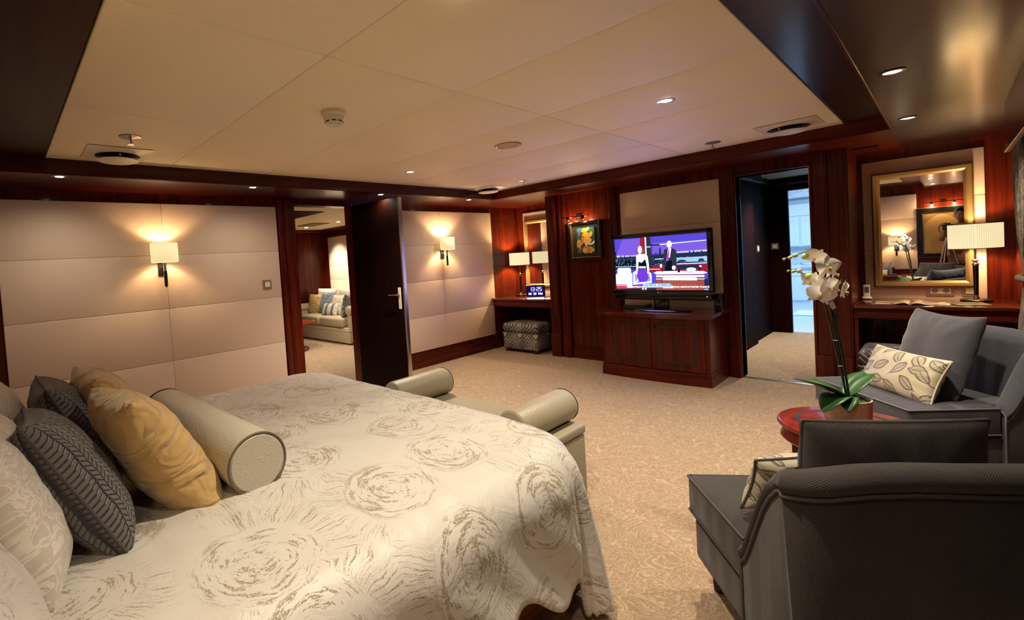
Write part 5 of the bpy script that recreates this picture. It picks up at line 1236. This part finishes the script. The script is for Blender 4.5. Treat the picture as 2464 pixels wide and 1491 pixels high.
sofa_c('silvery blue cushion against the near arm of the sofa', BLUED, .44, .44, 4.80, 7.24, .68, PI-.9, .2, 56)
rt_ = thing('round_table', 'round wooden table in front of the sofa, cut off by the door frame', 'table', (3.80, 7.45, 0))
bm = newbm(); add_lathe(bm, [(.30, .45), (.36, .455), (.375, .47), (.37, .485), (.36, .49)], 48); obj('tabletop', bm, W_TOP, rt_, 40)
bm = newbm(); add_lathe(bm, [(.05, .05), (.035, .12), (.06, .25), (.04, .40), (.09, .45)], 24); obj('pedestal', bm, W_TOP, rt_, 50)
bm = newbm(); add_lathe(bm, [(.24, 0), (.25, .02), (.22, .04), (.05, .06)], 40); obj('base', bm, W_TOP, rt_, 40)

# ================================================================== NIGHTSTAND (seen in the mirror)
ns = thing('nightstand', 'wooden bedside table beside the bed head, seen only in the mirror', 'bedside table', (-.52, .70, 0))
bm = newbm(); add_box(bm, (-.21, -.22, .04), (.20, .20, .50), .004); obj('body', bm, W_V, ns)
bm = newbm(); add_box(bm, (-.215, -.235, .50), (.22, .215, .53), .005); obj('table_top', bm, W_TOP, ns)
for z in (.10, .31):
    bm = newbm(); add_box(bm, (.20, -.19, z), (.215, .17, z+.17), .003); d_ = obj('drawer', bm, W_V, ns)
    bm = newbm(); add_lathe(bm, [(.006, 0), (.013, .014), (.004, .02)], 14, mtx=Matrix.Translation((.215, -.01, z+.085)) @ Matrix.Rotation(PI/2, 4, 'Y')); obj('knob', bm, METAL, d_, 40)
t = thing('clock_radio', 'small clock with green display on the bedside table, seen in the mirror', 'clock', (-.45, .84, .53), PI/2)
bm = newbm(); add_box(bm, (-.06, -.03, 0), (.06, .03, .10), .012, 3); obj('case', bm, WHITEP, t, 40)
bm = newbm(); add_box(bm, (-.045, -.032, .035), (.045, -.029, .08)); obj('display', bm, emis('green display', (.25, .35, .08), .2), t)
t = thing('telephone', 'black telephone handset on the bedside table, seen in the mirror', 'telephone', (-.42, .70, .53), PI/2)
bm = newbm(); add_box(bm, (-.05, -.07, 0), (.05, .07, .03), .01); obj('base', bm, BLACK, t); bm = newbm(); add_tube(bm, [(0, -.01, .02), (0, 0, .08), (0, .005, .15)], [.018, .015, .02], 12); obj('handset', bm, BLACK, t, 60)
for i, y in enumerate((.84, .745)):
    t = thing('water_bottle', ['water bottle behind the green lit clock, in the mirror', 'water bottle behind the telephone, in the mirror'][i], 'bottle', (-.58, y, .53))
    bm = newbm(); add_lathe(bm, [(.030, 0), (.032, .01), (.032, .15), (.012, .20), (.012, .215)], 20); obj('body', bm, plain('clear plastic bottle', (.7, .75, .8), .1, trans=.7), t, 40)
    bm = newbm(); add_lathe(bm, [(.014, .215), (.014, .235)], 16); obj('cap', bm, plain('violet cap', (.25, .2, .6), .4), t, 40)

# ================================================================== TRIPOD, CAMERA AND PHOTOGRAPHER (behind the lens, seen in the mirror)
t = thing('camera_tripod', 'silver tripod standing behind the armchairs, seen in the mirror', 'tripod', (-.075, .0, 0))
for k, a in enumerate((2.45, -2.3, .35)):
    L0 = .34; bm = newbm(); p0 = Vector((.03*math.cos(a), .03*math.sin(a), 1.20)); p1 = Vector((L0*math.cos(a), L0*math.sin(a), .01))
    add_tube(bm, [p0, p0.lerp(p1, .4)], .014, 10); add_tube(bm, [p0.lerp(p1, .4), p0.lerp(p1, .75)], .011, 10); add_tube(bm, [p0.lerp(p1, .75), p1], .008, 10); lg = obj('leg', bm, METAL, t, 60)
    bm = newbm()
    for s in (.4, .75): q = p0.lerp(p1, s); add_tube(bm, [q, q.lerp(p1, .05)], .018, 10)
    obj('leg_clamp', bm, MATTE, lg, 60)
bm = newbm(); add_tube(bm, [(0, 0, 1.16), (0, 0, 1.31)], .016, 12); add_box(bm, (-.04, -.04, 1.305), (.03, .04, 1.325), .005); obj('head', bm, MATTE, t, 50)
t = thing('camera', 'black camera on the tripod held by the photographer, seen in the mirror', 'camera', (-.085, 0, 1.33), YAW-0.0)
bm = newbm(); add_box(bm, (-.035, -.07, 0), (.03, .07, .10), .012, 3); add_box(bm, (-.03, -.03, .10), (.03, .03, .125), .01, 3); obj('body', bm, MATTE, t, 40)
bm = newbm(); add_lathe(bm, [(.036, 0), (.038, .018)], 24, mtx=Matrix.Translation((.03, 0, .055)) @ Matrix.Rotation(PI/2, 4, 'Y')); obj('lens_mount', bm, MATTE, t, 40)
SKINM = plain('warm skin', (.50, .27, .16), .5, sub=.05); SHIRT = plain('rust brown shirt', (.30, .12, .05), .85); TROU = plain('tan trousers', (.26, .13, .06), .85); HAIR = plain('dark brown hair', (.02, .012, .008), .6)
def skin_body(name, pts, edges, m, parent, sub=2):
    me = bpy.data.meshes.new(name); me.from_pydata([p[0] for p in pts], edges, []); me.materials.append(m)
    o = bpy.data.objects.new(name, me); COL.objects.link(o); o.parent = parent
    o.modifiers.new('skin', 'SKIN'); sv = me.skin_vertices[0].data
    for i, p in enumerate(pts): sv[i].radius = p[1] if isinstance(p[1], tuple) else (p[1], p[1]); sv[i].use_root = (i == 0)
    ss = o.modifiers.new('sub', 'SUBSURF'); ss.levels = sub; ss.render_levels = sub
    return o
pe = thing('person', 'person in rust brown shirt standing with hands on a camera, seen in the mirror', 'person', (-.37, -.17, 0), .25)
# faces +x; one continuous body
PB = [((0, 0, .92), (.13, .16)), ((.0, 0, 1.10), (.11, .145)), ((.01, 0, 1.26), (.115, .165)), ((.02, 0, 1.38), (.08, .11)), ((.035, 0, 1.45), .05), ((.06, 0, 1.50), .055),
      ((0, .10, .86), .085), ((.02, .11, .48), .062), ((0, .115, .09), .042), ((0, -.10, .86), .085), ((.02, -.11, .48), .062), ((0, -.115, .09), .042),
      ((.02, .17, 1.37), .055), ((.05, .25, 1.15), .045), ((.20, .17, 1.24), .036), ((.255, .11, 1.345), .028),
      ((.02, -.17, 1.37), .055), ((.05, -.27, 1.15), .045), ((.17, -.08, 1.24), .036), ((.245, .06, 1.345), .028)]
PE = [(0, 1), (1, 2), (2, 3), (3, 4), (4, 5), (0, 6), (6, 7), (7, 8), (0, 9), (9, 10), (10, 11), (3, 12), (12, 13), (13, 14), (14, 15), (3, 16), (16, 17), (17, 18), (18, 19)]
body = skin_body('body', PB, PE, SHIRT, pe)
def ellipsoid(bm, c, r, mtx=None, nu=20, nv=14, fn=None):
    rows = []
    for i in range(nv+1):
        th = PI*i/nv; row = []
        for k in range(nu):
            ph = 2*PI*k/nu; d = Vector((math.sin(th)*math.cos(ph), math.sin(th)*math.sin(ph), math.cos(th)))
            s = fn(d) if fn else 1
            row.append(bm.verts.new((c[0]+r[0]*d.x*s, c[1]+r[1]*d.y*s, c[2]+r[2]*d.z*s)))
        rows.append(row)
    for A, B in zip(rows, rows[1:]):
        for k in range(nu): bm.faces.new((A[k], A[(k+1) % nu], B[(k+1) % nu], B[k]))
bm = newbm(); ellipsoid(bm, (.075, 0, 1.585), (.092, .072, .112), fn=lambda d: 1-.12*max(0, -d.z)); ellipsoid(bm, (.168, 0, 1.575), (.018, .012, .024), nu=10, nv=8)
for s in (-1, 1): ellipsoid(bm, (.07, s*.073, 1.58), (.018, .010, .028), nu=10, nv=8)
bmesh.ops.remove_doubles(bm, verts=bm.verts[:], dist=1e-5); hd = obj('head', bm, SKINM, pe, 80)
for s in (-1, 1):
    bm = newbm(); ellipsoid(bm, (.154, s*.028, 1.60), (.010, .012, .008), nu=10, nv=8); bmesh.ops.remove_doubles(bm, verts=bm.verts[:], dist=1e-5); obj('eye', bm, plain('dark eyes', (.05, .03, .02), .2), hd, 60)
bm = newbm(); ellipsoid(bm, (.155, 0, 1.53), (.010, .024, .006), nu=10, nv=8); bmesh.ops.remove_doubles(bm, verts=bm.verts[:], dist=1e-5); obj('mouth', bm, plain('lips', (.35, .12, .09), .5), hd, 60)
bm = newbm(); ellipsoid(bm, (.055, 0, 1.61), (.100, .084, .108), fn=lambda d: 1.0 if d.z > -.2 or d.x < 0 else .8); bmesh.ops.remove_doubles(bm, verts=bm.verts[:], dist=1e-5); obj('hair', bm, HAIR, pe, 80)
for s, w0 in ((1, Vector((.262, .105, 1.36))), (-1, Vector((.252, .055, 1.36)))):
    pts = [(w0, .020), (w0+Vector((.03, 0, .03)), .024)]; ed = [(0, 1)]
    for f in range(4):
        b0 = w0+Vector((.045, (f-1.5)*.014, .05)); k = len(pts); l_ = (.026, .030, .028, .022)[f]
        pts += [(b0, .008), (b0+Vector((l_*.7, 0, l_*.5)), .0075), (b0+Vector((l_*1.1, 0, l_*.1)), .006)]; ed += [(1, k), (k, k+1), (k+1, k+2)]
    k = len(pts); pts += [(w0+Vector((.02, s*.028, .04)), .009), (w0+Vector((.045, s*.034, .055)), .0075)]; ed += [(0, k), (k, k+1)]
    skin_body('hand', pts, ed, SKINM, pe, 1)
for s in (-1, 1):
    bm = newbm(); ellipsoid(bm, (.05, s*.115, .045), (.14, .05, .045), nu=16, nv=10); bmesh.ops.remove_doubles(bm, verts=bm.verts[:], dist=1e-5); obj('shoe', bm, W_BLACK, pe, 60)
TP = [((0, 0, .93), (.135, .165)), ((0, .10, .85), .092), ((.02, .11, .48), .070), ((0, .115, .13), .055), ((0, -.10, .85), .092), ((.02, -.11, .48), .070), ((0, -.115, .13), .055)]
skin_body('trousers', TP, [(0, 1), (1, 2), (2, 3), (0, 4), (4, 5), (5, 6)], TROU, pe)
